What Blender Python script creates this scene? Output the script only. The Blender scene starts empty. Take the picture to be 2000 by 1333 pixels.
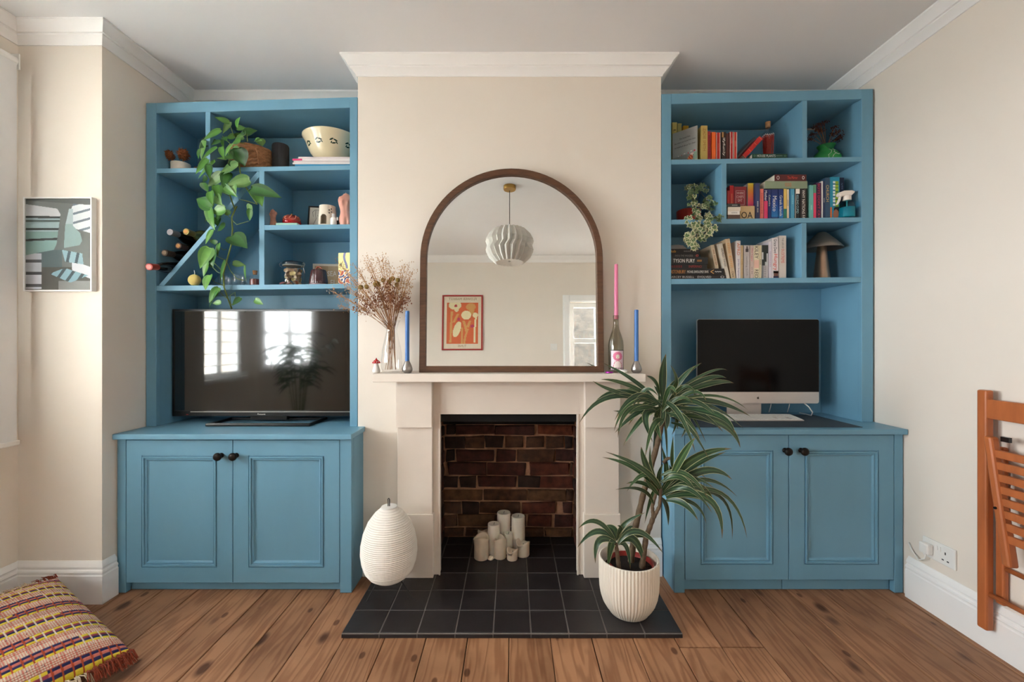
import bpy, math, random
from mathutils import Vector, Matrix, Euler
random.seed(7)
FPX, CX, CY, HC = 850.0, 1000.0, 667.0, 1.20     # focal length (px of a 2000x1333 frame), centre, camera height
scene = bpy.context.scene
COL = scene.collection
# ---------------------------------------------------------------- camera, sky, exposure
cam = bpy.data.cameras.new('camera'); cam.sensor_width = 36.0; cam.lens = 36.0 * FPX / 2000.0
cam.clip_start = 0.02
camo = bpy.data.objects.new('camera', cam); COL.objects.link(camo)
camo.location = (0, 0, HC); camo.rotation_euler = (math.pi / 2, 0, 0)
scene.camera = camo
world = bpy.data.worlds.new('overcast_sky'); scene.world = world; world.use_nodes = True
bgn = world.node_tree.nodes['Background']
bgn.inputs[0].default_value = (0.97, 0.985, 1.0, 1); bgn.inputs[1].default_value = 9.0
scene.view_settings.view_transform = 'Standard'; scene.view_settings.look = 'None'
scene.view_settings.gamma = 1.0; scene.view_settings.use_curve_mapping = False
scene.view_settings.exposure = 2.52
try:
    scene.cycles.use_denoising = True; scene.cycles.max_bounces = 10; scene.cycles.diffuse_bounces = 6
    scene.cycles.transparent_max_bounces = 24; scene.cycles.caustics_reflective = False; scene.cycles.caustics_refractive = False
    scene.cycles.sample_clamp_indirect = 8.0
except Exception: pass
# the bay: openings that let the sky in. Each: (centre x, centre y, angle of outward normal's frame, width)
XW = -2.27; YF = -1.30; WZ0 = 0.91; XB = -2.62
def win_matrix(x, y, ang): return Matrix.Translation((x, y, 0)) @ Matrix.Rotation(ang, 4, 'Z')     # local x along the pane, local +y outdoors
WINS = [(win_matrix(XW, 1.30, math.pi / 2), .56, 2.48), (win_matrix(XB, .70, math.pi / 2), .50, 1.66), (win_matrix(-2.445, -.125, math.radians(118.3)), .62, 1.66)]
for M_, w_, z1_ in WINS:
    l = bpy.data.lights.new('window_portal', 'AREA'); l.shape = 'RECTANGLE'; l.size = w_; l.size_y = z1_ - WZ0; l.cycles.is_portal = True
    o = bpy.data.objects.new('window_portal', l); COL.objects.link(o)
    o.matrix_world = M_ @ Matrix.Translation((0, .075, (WZ0 + z1_) / 2)) @ Matrix.Rotation(-math.pi / 2, 4, 'X')

# ---------------------------------------------------------------- helpers
def P(px, py, d): return Vector(((px - CX) * d / FPX, d, HC - (py - CY) * d / FPX))
def PX(px, d): return (px - CX) * d / FPX
def PZ(py, d): return HC - (py - CY) * d / FPX
def lin(c):
    r = []
    for x in c[:3]:
        x = x / 255.0
        r.append(x / 12.92 if x <= .04045 else ((x + .055) / 1.055) ** 2.4)
    return tuple(r)
MATS = {}
def mat(name, rgb, rough=.5, metal=0, var=.06, scale=18, bump=0.0, bscale=60, spec=.5, attr=False, stretch=None, sss=0, emit=None, coat=0):
    if name in MATS: return MATS[name]
    m = bpy.data.materials.new(name); m.use_nodes = True; nt = m.node_tree; N = nt.nodes; L = nt.links
    b = N['Principled BSDF']; b.inputs['Roughness'].default_value = rough; b.inputs['Metallic'].default_value = metal
    b.inputs['Specular IOR Level'].default_value = spec
    if coat: b.inputs['Coat Weight'].default_value = coat
    if sss:
        b.inputs['Subsurface Weight'].default_value = sss; b.inputs['Subsurface Radius'].default_value = (.01, .006, .004)
    tc = N.new('ShaderNodeTexCoord'); mp = N.new('ShaderNodeMapping'); L.new(tc.outputs['Object'], mp.inputs[0])
    if stretch: mp.inputs['Scale'].default_value = stretch
    nz = N.new('ShaderNodeTexNoise'); nz.inputs['Scale'].default_value = scale; nz.inputs['Detail'].default_value = 4
    L.new(mp.outputs[0], nz.inputs['Vector'])
    mx = N.new('ShaderNodeMix'); mx.data_type = 'RGBA'; mx.blend_type = 'MULTIPLY'
    rp = N.new('ShaderNodeValToRGB'); lo = 1 - var
    rp.color_ramp.elements[0].color = (lo, lo, lo, 1); rp.color_ramp.elements[1].color = (1, 1, 1, 1)
    rp.color_ramp.elements[0].position = .3; rp.color_ramp.elements[1].position = .7
    L.new(nz.outputs['Fac'], rp.inputs[0]); mx.inputs[0].default_value = 1
    if attr:
        at = N.new('ShaderNodeAttribute'); at.attribute_name = 'Col'; L.new(at.outputs['Color'], mx.inputs[6])
    else: mx.inputs[6].default_value = (*lin(rgb), 1)
    L.new(rp.outputs[0], mx.inputs[7]); L.new(mx.outputs[2], b.inputs['Base Color'])
    if bump:
        n2 = N.new('ShaderNodeTexNoise'); n2.inputs['Scale'].default_value = bscale; n2.inputs['Detail'].default_value = 5
        L.new(mp.outputs[0], n2.inputs['Vector'])
        bp = N.new('ShaderNodeBump'); bp.inputs['Strength'].default_value = bump; bp.inputs['Distance'].default_value = .002
        L.new(n2.outputs['Fac'], bp.inputs['Height']); L.new(bp.outputs[0], b.inputs['Normal'])
    MATS[name] = m; return m
def glass_mat(name, tint=(255, 255, 255), refl=1.0):
    if name in MATS: return MATS[name]
    m = bpy.data.materials.new(name); m.use_nodes = True; nt = m.node_tree; N = nt.nodes; L = nt.links
    out = N['Material Output']; N.remove(N['Principled BSDF'])
    tr = N.new('ShaderNodeBsdfTransparent'); tr.inputs[0].default_value = (*lin(tint), 1)
    gl = N.new('ShaderNodeBsdfGlossy'); gl.inputs['Roughness'].default_value = .03
    fr = N.new('ShaderNodeLayerWeight'); fr.inputs[0].default_value = .5
    pw = N.new('ShaderNodeMath'); pw.operation = 'POWER'; pw.inputs[1].default_value = 4.0; L.new(fr.outputs['Facing'], pw.inputs[0])
    ma = N.new('ShaderNodeMath'); ma.operation = 'MULTIPLY_ADD'; ma.inputs[1].default_value = .55; ma.inputs[2].default_value = .045; L.new(pw.outputs[0], ma.inputs[0])
    mu = N.new('ShaderNodeMath'); mu.operation = 'MULTIPLY'; mu.inputs[1].default_value = refl
    L.new(ma.outputs[0], mu.inputs[0])
    ms = N.new('ShaderNodeMixShader'); L.new(mu.outputs[0], ms.inputs[0]); L.new(tr.outputs[0], ms.inputs[1]); L.new(gl.outputs[0], ms.inputs[2])
    L.new(ms.outputs[0], out.inputs[0]); MATS[name] = m; return m

class MB:
    def __init__(s): s.v = []; s.f = []; s.m = []; s.c = []; s.M = None
    def add(s, vs, fs, mi=0, col=None):
        o = len(s.v)
        for p in vs:
            p = Vector(p)
            if s.M is not None: p = s.M @ p
            s.v.append(p)
        for i, f in enumerate(fs):
            s.f.append(tuple(o + k for k in f)); s.m.append(mi)
            s.c.append(col[i] if isinstance(col, list) else col)
        return s
    def box(s, x0, x1, y0, y1, z0, z1, mi=0, col=None):
        return s.add([(x0, y0, z0), (x1, y0, z0), (x1, y1, z0), (x0, y1, z0), (x0, y0, z1), (x1, y0, z1), (x1, y1, z1), (x0, y1, z1)],
                     [(0, 3, 2, 1), (4, 5, 6, 7), (0, 1, 5, 4), (1, 2, 6, 5), (2, 3, 7, 6), (3, 0, 4, 7)], mi, col)
    def prism(s, poly, y0, y1, mi=0, col=None):          # polygon of (x, z), counter-clockwise seen from -y, run from y0 to y1
        n = len(poly)
        vs = [(x, y0, z) for x, z in poly] + [(x, y1, z) for x, z in poly]
        fs = [tuple(range(n)), tuple(range(2 * n - 1, n - 1, -1))] + [(i, i + n, (i + 1) % n + n, (i + 1) % n) for i in range(n)]
        return s.add(vs, fs, mi, col)
    def lathe(s, prof, c=(0, 0, 0), seg=32, mi=0, col=None, rfun=None, cap0=True, cap1=True):
        vs = []; fs = []; n = len(prof)
        for i, (r, z) in enumerate(prof):
            for k in range(seg):
                a = 2 * math.pi * k / seg; rr = r * (rfun(a, i) if rfun else 1)
                vs.append((c[0] + rr * math.cos(a), c[1] + rr * math.sin(a), c[2] + z))
        for i in range(n - 1):
            for k in range(seg):
                k2 = (k + 1) % seg; fs.append((i * seg + k, i * seg + k2, (i + 1) * seg + k2, (i + 1) * seg + k))
        if cap0: fs.append(tuple(range(seg - 1, -1, -1)))
        if cap1: fs.append(tuple((n - 1) * seg + k for k in range(seg)))
        return s.add(vs, fs, mi, col)
    def tube(s, pts, r, seg=8, mi=0, col=None):
        pts = [Vector(p) for p in pts]; n = len(pts); vs = []; fs = []
        t = (pts[1] - pts[0]).normalized(); u = t.orthogonal().normalized()
        for i, p in enumerate(pts):
            t = (pts[min(i + 1, n - 1)] - pts[max(i - 1, 0)]).normalized()
            u = (u - t * u.dot(t)).normalized(); w = t.cross(u)
            rr = r[i] if isinstance(r, (list, tuple)) else r
            for k in range(seg):
                a = 2 * math.pi * k / seg; vs.append(p + (u * math.cos(a) + w * math.sin(a)) * rr)
        for i in range(n - 1):
            for k in range(seg):
                k2 = (k + 1) % seg; fs.append((i * seg + k, i * seg + k2, (i + 1) * seg + k2, (i + 1) * seg + k))
        fs.append(tuple(range(seg - 1, -1, -1))); fs.append(tuple((n - 1) * seg + k for k in range(seg)))
        return s.add(vs, fs, mi, col)
    def ball(s, c, rx, ry=None, rz=None, seg=12, rings=8, mi=0, col=None):
        ry = ry or rx; rz = rz or rx; vs = [(c[0], c[1], c[2] - rz)]; fs = []
        for i in range(1, rings):
            th = math.pi * i / rings - math.pi / 2
            for k in range(seg):
                a = 2 * math.pi * k / seg
                vs.append((c[0] + rx * math.cos(th) * math.cos(a), c[1] + ry * math.cos(th) * math.sin(a), c[2] + rz * math.sin(th)))
        vs.append((c[0], c[1], c[2] + rz)); T = len(vs) - 1
        for k in range(seg):
            k2 = (k + 1) % seg; fs.append((0, 1 + k2, 1 + k)); fs.append((T, 1 + (rings - 2) * seg + k, 1 + (rings - 2) * seg + k2))
            for i in range(rings - 2): fs.append((1 + i * seg + k, 1 + i * seg + k2, 1 + (i + 1) * seg + k2, 1 + (i + 1) * seg + k))
        return s.add(vs, fs, mi, col)
    def ring(s, x0, x1, z0, z1, prof, y=0, fill=True, mi=0, fmi=None):   # mitred frame: prof of (inset, y offset)
        vs = []; fs = []
        for a, b in prof: vs += [(x0 + a, y + b, z0 + a), (x1 - a, y + b, z0 + a), (x1 - a, y + b, z1 - a), (x0 + a, y + b, z1 - a)]
        for i in range(len(prof) - 1):
            for k in range(4): fs.append((i * 4 + k, i * 4 + (k + 1) % 4, i * 4 + 4 + (k + 1) % 4, i * 4 + 4 + k))
        s.add(vs, fs, mi)
        if fill:
            n = len(prof) - 1; s.add(vs[n * 4:n * 4 + 4], [(0, 1, 2, 3)], mi if fmi is None else fmi)
        return s
    def mesh(s, name, mats, smooth=False, origin=(0, 0, 0)):
        me = bpy.data.meshes.new(name); o = Vector(origin)
        me.from_pydata([tuple(p - o) for p in s.v], [], s.f)
        for m in (mats if isinstance(mats, (list, tuple)) else [mats]): me.materials.append(m)
        me.polygons.foreach_set('material_index', s.m)
        if smooth: me.polygons.foreach_set('use_smooth', [True] * len(s.f))
        if any(c is not None for c in s.c):
            ca = me.color_attributes.new('Col', 'FLOAT_COLOR', 'CORNER'); data = []
            for f, c in zip(s.f, s.c):
                c = c or (200, 200, 200)
                if isinstance(c[0], (tuple, list)):
                    for q in c: data += [*lin(q), 1]
                else: data += [*lin(c), 1] * len(f)
            ca.data.foreach_set('color', data)
        me.update(); return me
def root_of(o):
    while o.parent: o = o.parent
    return o
def link(o, parent=None):
    COL.objects.link(o)
    if parent: o.parent = parent
    return o
def part(name, mb, mats, parent, smooth=False, bevel=0, label=None, stuff=False, auto=None):
    r = root_of(parent); me = mb.mesh(name, mats, smooth, r.location)
    o = link(bpy.data.objects.new(name, me), parent)
    fin(o, bevel, auto)
    if label: o['label'] = label
    if stuff: o['kind'] = 'stuff'
    return o
def fin(o, bevel=0, auto=None):
    if bevel:
        b = o.modifiers.new('bevel', 'BEVEL'); b.width = bevel; b.segments = 2; b.limit_method = 'ANGLE'; b.angle_limit = .6
        b.harden_normals = False
    if auto:
        for p in o.data.polygons: p.use_smooth = True
        try: o.data.set_sharp_from_angle(angle=auto)
        except Exception: pass
def tag(o, label, cat, group=None):
    o['label'] = label; o['category'] = cat
    if group: o['group'] = group
    return o
def thing(name, label, cat, loc, group=None):
    o = bpy.data.objects.new(name, None); COL.objects.link(o); o.location = loc; o.empty_display_size = .05
    return tag(o, label, cat, group)
def solo(name, mb, mats, label=None, cat=None, group=None, smooth=False, bevel=0, kind=None, auto=None, parent=None):
    xs = [p.x for p in mb.v]; ys = [p.y for p in mb.v]; zs = [p.z for p in mb.v]
    org = Vector(((min(xs) + max(xs)) / 2, (min(ys) + max(ys)) / 2, min(zs)))
    o = bpy.data.objects.new(name, mb.mesh(name, mats, smooth, org)); COL.objects.link(o); o.location = org
    fin(o, bevel, auto)
    if label: tag(o, label, cat, group)
    if kind: o['kind'] = kind
    return o
def struct(name, mb, mats, bevel=0, auto=None, smooth=False): return solo(name, mb, mats, kind='structure', bevel=bevel, auto=auto, smooth=smooth)
TEXTS = []
# text on a plane: centre c, right vector r, up vector u, fits in w x h
def text(s, c, r, u, w, h, m, parent, name='lettering', stretch=1.5): TEXTS.append((s, Vector(c), Vector(r), Vector(u), w, h, m, parent, name, stretch))
def flush_texts():
    tmp = []
    for t in TEXTS:
        cu = bpy.data.curves.new('txt', 'FONT'); cu.body = t[0]; cu.align_x = 'CENTER'; cu.align_y = 'CENTER'; cu.resolution_u = 2
        o = bpy.data.objects.new('txt', cu); COL.objects.link(o); tmp.append((o, t))
    bpy.context.view_layer.update(); dg = bpy.context.evaluated_depsgraph_get()
    for o, (s, c, r, u, w, h, m, par, name, st) in tmp:
        me = bpy.data.meshes.new_from_object(o.evaluated_get(dg)); xs = [v.co.x for v in me.vertices]; ys = [v.co.y for v in me.vertices]
        if not xs: continue
        cx, cy = (min(xs) + max(xs)) / 2, (min(ys) + max(ys)) / 2; sx = w / max(1e-6, max(xs) - min(xs)); sy = h / max(1e-6, max(ys) - min(ys))
        sx, sy = min(sx, sy * st), min(sy, sx * st)
        r = r.normalized(); u = u.normalized(); n = r.cross(u); base = root_of(par).location
        for v in me.vertices: v.co = c + r * ((v.co.x - cx) * sx) + u * ((v.co.y - cy) * sy) + n * .0006 - base
        me.materials.clear(); me.materials.append(m); me.update()
        link(bpy.data.objects.new(name, me), par)
    for o, _ in tmp:
        cu = o.data; bpy.data.objects.remove(o); bpy.data.curves.remove(cu)
RIGHT, UP, DOWN = (1, 0, 0), (0, 0, 1), (0, 0, -1)
def paint(mb, o, r, u, w, h, nx, ny, fn, mi=0):            # a flat print: grid of coloured faces, fn(u, v) -> rgb
    o, r, u = Vector(o), Vector(r).normalized() * w, Vector(u).normalized() * h
    vs = [o + r * (i / nx) + u * (j / ny) for j in range(ny + 1) for i in range(nx + 1)]; fs = []; cs = []
    for j in range(ny):
        for i in range(nx):
            a = j * (nx + 1) + i; fs.append((a, a + 1, a + nx + 2, a + nx + 1)); cs.append(fn((i + .5) / nx, (j + .5) / ny))
    return mb.add(vs, fs, mi, cs)
def inpoly(x, y, poly):
    c = False; n = len(poly)
    for i in range(n):
        x1, y1 = poly[i]; x2, y2 = poly[(i + 1) % n]
        if (y1 > y) != (y2 > y) and x < (x2 - x1) * (y - y1) / (y2 - y1) + x1: c = not c
    return c
def ell(x, y, cx, cy, rx, ry): return ((x - cx) / rx) ** 2 + ((y - cy) / ry) ** 2 < 1

# ---------------------------------------------------------------- materials
def floor_mat():
    m = bpy.data.materials.new('pine_boards'); m.use_nodes = True; nt = m.node_tree; N = nt.nodes; L = nt.links; b = N['Principled BSDF']
    b.inputs['Roughness'].default_value = .5; b.inputs['Specular IOR Level'].default_value = .35
    tc = N.new('ShaderNodeTexCoord'); oi = N.new('ShaderNodeObjectInfo'); ad = N.new('ShaderNodeVectorMath'); ad.operation = 'ADD'
    sc = N.new('ShaderNodeMath'); sc.operation = 'MULTIPLY'; sc.inputs[1].default_value = 37; L.new(oi.outputs['Random'], sc.inputs[0])
    L.new(tc.outputs['Object'], ad.inputs[0]); L.new(sc.outputs[0], ad.inputs[1])
    mp = N.new('ShaderNodeMapping'); mp.inputs['Scale'].default_value = (1, .09, 1); L.new(ad.outputs[0], mp.inputs[0])
    n1 = N.new('ShaderNodeTexNoise'); n1.inputs['Scale'].default_value = 9; n1.inputs['Detail'].default_value = 3; L.new(mp.outputs[0], n1.inputs[0])
    wv = N.new('ShaderNodeMath'); wv.operation = 'MULTIPLY'; wv.inputs[1].default_value = 75; L.new(n1.outputs['Fac'], wv.inputs[0])
    sn = N.new('ShaderNodeMath'); sn.operation = 'SINE'; L.new(wv.outputs[0], sn.inputs[0])
    r1 = N.new('ShaderNodeValToRGB'); r1.color_ramp.elements[0].color = (*lin((172, 128, 95)), 1); r1.color_ramp.elements[1].color = (*lin((148, 104, 74)), 1)
    r1.color_ramp.elements[0].position = .35; r1.color_ramp.elements[1].position = 1.0
    mr = N.new('ShaderNodeMapRange'); mr.inputs[1].default_value = -1; L.new(sn.outputs[0], mr.inputs[0]); L.new(mr.outputs[0], r1.inputs[0])
    n2 = N.new('ShaderNodeTexNoise'); n2.inputs['Scale'].default_value = 4.5; n2.inputs['Detail'].default_value = 6; L.new(ad.outputs[0], n2.inputs[0])
    r2 = N.new('ShaderNodeValToRGB'); r2.color_ramp.elements[0].color = (.72, .67, .63, 1); r2.color_ramp.elements[1].color = (1.06, 1.03, 1.0, 1)
    r2.color_ramp.elements[0].position = .33; r2.color_ramp.elements[1].position = .62; L.new(n2.outputs['Fac'], r2.inputs[0])
    mx = N.new('ShaderNodeMix'); mx.data_type = 'RGBA'; mx.blend_type = 'MULTIPLY'; mx.inputs[0].default_value = 1
    L.new(r1.outputs[0], mx.inputs[6]); L.new(r2.outputs[0], mx.inputs[7])
    # knots and old nail holes
    m2 = N.new('ShaderNodeMapping'); m2.inputs['Scale'].default_value = (1, .55, 1); L.new(ad.outputs[0], m2.inputs[0])
    vo = N.new('ShaderNodeTexVoronoi'); vo.inputs['Scale'].default_value = 5.2; L.new(m2.outputs[0], vo.inputs[0])
    r3 = N.new('ShaderNodeValToRGB'); r3.color_ramp.elements[0].color = (.16, .09, .05, 1); r3.color_ramp.elements[1].color = (1, 1, 1, 1)
    r3.color_ramp.elements[0].position = .07; r3.color_ramp.elements[1].position = .15; L.new(vo.outputs['Distance'], r3.inputs[0])
    v2 = N.new('ShaderNodeTexVoronoi'); v2.inputs['Scale'].default_value = 9.5; L.new(m2.outputs[0], v2.inputs[0])
    r4 = N.new('ShaderNodeValToRGB'); r4.color_ramp.elements[0].color = (.25, .16, .1, 1); r4.color_ramp.elements[1].color = (1, 1, 1, 1)
    r4.color_ramp.elements[0].position = .085; r4.color_ramp.elements[1].position = .125; L.new(v2.outputs['Distance'], r4.inputs[0])
    m3 = N.new('ShaderNodeMix'); m3.data_type = 'RGBA'; m3.blend_type = 'MULTIPLY'; m3.inputs[0].default_value = .9
    L.new(mx.outputs[2], m3.inputs[6]); L.new(r3.outputs[0], m3.inputs[7])
    m4 = N.new('ShaderNodeMix'); m4.data_type = 'RGBA'; m4.blend_type = 'MULTIPLY'; m4.inputs[0].default_value = .8
    L.new(m3.outputs[2], m4.inputs[6]); L.new(r4.outputs[0], m4.inputs[7])
    hs = N.new('ShaderNodeHueSaturation'); mv = N.new('ShaderNodeMapRange'); mv.inputs[3].default_value = .86; mv.inputs[4].default_value = 1.08
    L.new(oi.outputs['Random'], mv.inputs[0]); L.new(mv.outputs[0], hs.inputs['Value']); L.new(m4.outputs[2], hs.inputs['Color']); L.new(hs.outputs[0], b.inputs['Base Color'])
    bp = N.new('ShaderNodeBump'); bp.inputs['Strength'].default_value = .25; bp.inputs['Distance'].default_value = .002; L.new(mr.outputs[0], bp.inputs['Height']); L.new(bp.outputs[0], b.inputs['Normal'])
    return m
M_WALL = mat('cream_wall_paint', (233, 225, 214), .75, var=.03, scale=3, bump=.12, bscale=45, spec=.25)
M_CEIL = mat('ceiling_paint', (232, 232, 233), .85, var=.03, scale=2, bump=.06, bscale=30, spec=.2)
M_TRIM = mat('white_gloss_trim', (246, 246, 245), .4, var=.03, scale=6, bump=.05, bscale=25)
M_BLUE = mat('blue_eggshell_paint', (112, 162, 188), .42, var=.07, scale=7, bump=.1, bscale=70, spec=.4, stretch=(1, 1, .25))
M_MANT = mat('painted_mantel_wood', (226, 216, 205), .5, var=.04, scale=10, bump=.08, bscale=50, spec=.3)
M_TILE = mat('black_quarry_tile', (44, 40, 41), .42, var=.25, scale=14, bump=.15, bscale=60, spec=.4)
M_GROUT = mat('grey_grout', (122, 116, 112), .9, var=.15, scale=60)
M_MORT = mat('sooty_mortar', (196, 150, 118), .95, var=.45, scale=25, bump=.9, bscale=120)
M_SOOT = mat('soot', (16, 13, 12), .95, var=.4, scale=9, bump=.5, bscale=50)
M_FLOOR = floor_mat()
M_BLACK = mat('black_plastic', (14, 14, 15), .28, var=.1, scale=30)
M_MATTE = mat('matt_black', (24, 23, 23), .6, var=.15, scale=40, bump=.1, bscale=150)
M_WHITE = mat('white_plastic', (235, 234, 230), .35, var=.03, scale=20)
M_PAPER = mat('book_pages', (226, 217, 198), .9, var=.12, scale=300)
M_CANE = mat('dracaena_cane', (108, 88, 66), .8, var=.45, scale=60, bump=.6, bscale=90)
M_ATTR = mat('printed_colours', (0, 0, 0), .55, var=.05, scale=40, attr=True)
M_LEAF = mat('leaf_surface', (0, 0, 0), .38, var=.18, scale=30, attr=True, spec=.5)
M_GLASS = glass_mat('clear_glass'); M_GREENGLASS = glass_mat('bottle_glass', (236, 235, 228))
M_PANE = glass_mat('window_glass', (250, 252, 252), .8)
M_STEEL = mat('brushed_steel', (176, 172, 168), .34, metal=1, var=.12, scale=40, stretch=(1, 1, 8))
M_BRASS = mat('aged_brass', (176, 140, 78), .32, metal=1, var=.1)
M_CORK = mat('cork', (176, 128, 84), .85, var=.35, scale=120, bump=.4, bscale=200)
M_INK = mat('black_ink', (22, 20, 20), .6, var=.02); M_WINK = mat('white_ink', (236, 232, 226), .6, var=.02)
# ================================================================ the room shell
XR, XL, YB = 1.866, -1.884, 2.56          # right wall, left alcove wall, alcove back wall
YP, YC = 2.00, 2.234                        # bay pier face, chimney breast face
BX0, BX1 = -.791, .765                      # chimney breast sides
ZC = 2.64                                   # ceiling
def wallbox(name, *b): return struct(name, MB().box(*b), M_WALL)
struct('floor', MB().box(XB - .15, XR + .1, YF - .1, 2.9, -.06, -.022), mat('subfloor', (60, 44, 32), .9))
flo = bpy.data.objects['floor']
PW, GAP = .1668, .0032
def plank_mesh(y0, y1):
    mb = MB(); c = .0016; w = PW / 2 - GAP / 2
    xs = [(-w, -.02), (-w, -c), (-w + c, 0), (w - c, 0), (w, -c), (w, -.02)]
    mb.prism([(x, z) for x, z in xs][::-1], y0, y1); return mb.mesh('plank', M_FLOOR)
pm_full = plank_mesh(YF, 2.6); pm_a = plank_mesh(YF, 1.701); pm_b = plank_mesh(1.706, 2.6)
k = -18
while True:
    xc = -.012 + PW * (k + .5)
    if xc - PW / 2 > XR: break
    if xc + PW / 2 > XB:
        for pm in ((pm_a, pm_b) if k in (4, 5) else (pm_full,)):
            o = link(bpy.data.objects.new('plank', pm), flo); o.location = Vector((xc + random.uniform(-.0006, .0006), 0, random.uniform(-.0012, .0004))) - flo.location
    k += 1
struct('ceiling', MB().box(XB - .3, XR + .2, YF - .2, 2.95, ZC, ZC + .08), M_CEIL)
wallbox('wall_right', XR, XR + .15, YF - .15, 2.9, -.06, ZC)
struct('wall_back', MB().box(XL - .1, BX0 - .001, YB, YB + .1, -.06, ZC).box(BX1 + .001, XR + .1, YB, YB + .1, -.06, ZC), M_WALL)
struct('wall_left', MB().box(XW - .2, XL, YP, YB, -.06, ZC), M_WALL)
# chimney breast with the fireplace opening
FX0, FX1, FB, FZ = -.412, .372, 2.62, .86
struct('wall_chimney', MB().box(BX0, FX0 - .02, YC, 2.9, -.06, ZC).box(FX1 + .02, BX1, YC, 2.9, -.06, ZC)
       .box(FX0 - .02, FX1 + .02, YC, 2.9, FZ + .1, ZC), M_WALL)
# the bay on the left, built round its window openings, and the wall behind the camera
def pane_wall(name, W, l0, l1):
    M, hw, WZ1 = W[0], W[1] / 2, W[2]
    mb = MB(); mb.M = M
    mb.box(l0, -hw, 0, .06, -.06, ZC).box(hw, l1, 0, .06, -.06, ZC).box(-hw, hw, 0, .06, -.06, WZ0).box(-hw, hw, 0, .06, WZ1, ZC)
    return struct(name, mb, M_WALL)
pane_wall('wall_window', WINS[0], 1.0 - 1.30, YP - 1.30)
pane_wall('wall_bay', WINS[1], -.50, .30)
pane_wall('wall_bay_splay', WINS[2], -.369, .369)
wallbox('wall_bay_return', XB - .06, XW - .06, 1.0, 1.06, -.06, ZC)
wallbox('wall_bay_front', XW - .15, XW, YF - .15, -.45, -.06, ZC)
DX0, DX1, DZ1 = .75, 1.62, 2.03
struct('wall_front', MB().box(XW - .15, DX0, YF - .15, YF, -.06, ZC).box(DX1, XR + .15, YF - .15, YF, -.06, ZC).box(DX0, DX1, YF - .15, YF, DZ1, ZC), M_WALL)
# cornice: profile (out from wall, down from ceiling), mitred run along a polyline of wall corners
CORN = [(0, -.083), (.006, -.083), (.008, -.076), (.016, -.066), (.027, -.054), (.030, -.052), (.030, -.046), (.038, -.044), (.042, -.036), (.050, -.024), (.062, -.013), (.066, -.010), (.068, -.009), (.068, 0), (0, 0)]
BASE = [(0, 0), (.020, 0), (.020, .128), (.017, .132), (.017, .138), (.020, .142), (.018, .150), (.012, .154), (.012, .160), (.015, .165), (.012, .176), (.006, .184), (.004, .190), (0, .190)]
def run(prof, pts, normals, z):
    # pts: corner points of the wall line (x, y); normals: room-side normal of each segment
    mb = MB(); n = len(prof); rows = []
    for i, p in enumerate(pts):
        ns = [Vector(normals[j]) for j in (i - 1, i) if 0 <= j < len(normals)]
        if len(ns) == 2 and ns[0].dot(ns[1]) < .999: mv = (ns[0] + ns[1]) / (1 + ns[0].dot(ns[1]))
        else: mv = ns[0]
        rows.append([(p[0] + mv.x * a, p[1] + mv.y * a, z + b) for a, b in prof])
    vs = [q for r in rows for q in r]; fs = []
    for i in range(len(pts) - 1):
        for j in range(n): fs.append((i * n + j, i * n + (j + 1) % n, (i + 1) * n + (j + 1) % n, (i + 1) * n + j))
    fs.append(tuple(range(n))); fs.append(tuple((len(pts) - 1) * n + j for j in range(n - 1, -1, -1)))
    return mb.add(vs, fs)
def fixn(o):
    import bmesh
    bm = bmesh.new(); bm.from_mesh(o.data); bmesh.ops.recalc_face_normals(bm, faces=bm.faces); bm.to_mesh(o.data); bm.free(); return o
def trim(name, prof, pts, nrm, z): return fixn(struct(name, run(prof, pts, nrm, z), M_TRIM, auto=.5))
trim('trim_1', CORN, [(XR, YF), (XR, YB), (BX1, YB), (BX1, YC), (BX0, YC), (BX0, YB), (XL, YB), (XL, YP), (XW, YP), (XW, 1.0)],
     [(-1, 0), (0, -1), (1, 0), (0, -1), (-1, 0), (0, -1), (1, 0), (0, -1), (1, 0)], ZC)
trim('trim_2', CORN, [(XW, YF), (XR, YF)], [(0, 1)], ZC)
trim('baseboard_right', BASE, [(XR, YF), (XR, 2.045)], [(-1, 0)], 0)
trim('baseboard_left', BASE, [(XL, 2.062), (XL, YP), (XW, YP), (XW, 1.0)], [(1, 0), (0, -1), (1, 0)], 0)
trim('baseboard_front', BASE, [(XW, YF), (DX0 - .09, YF)], [(0, 1)], 0)
trim('baseboard_chimney_right', BASE, [(.537, YC), (BX1, YC)], [(0, -1)], 0)
trim('baseboard_chimney_left', BASE, [(BX0 + .03, YC), (-.575, YC)], [(0, -1)], 0)
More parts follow.
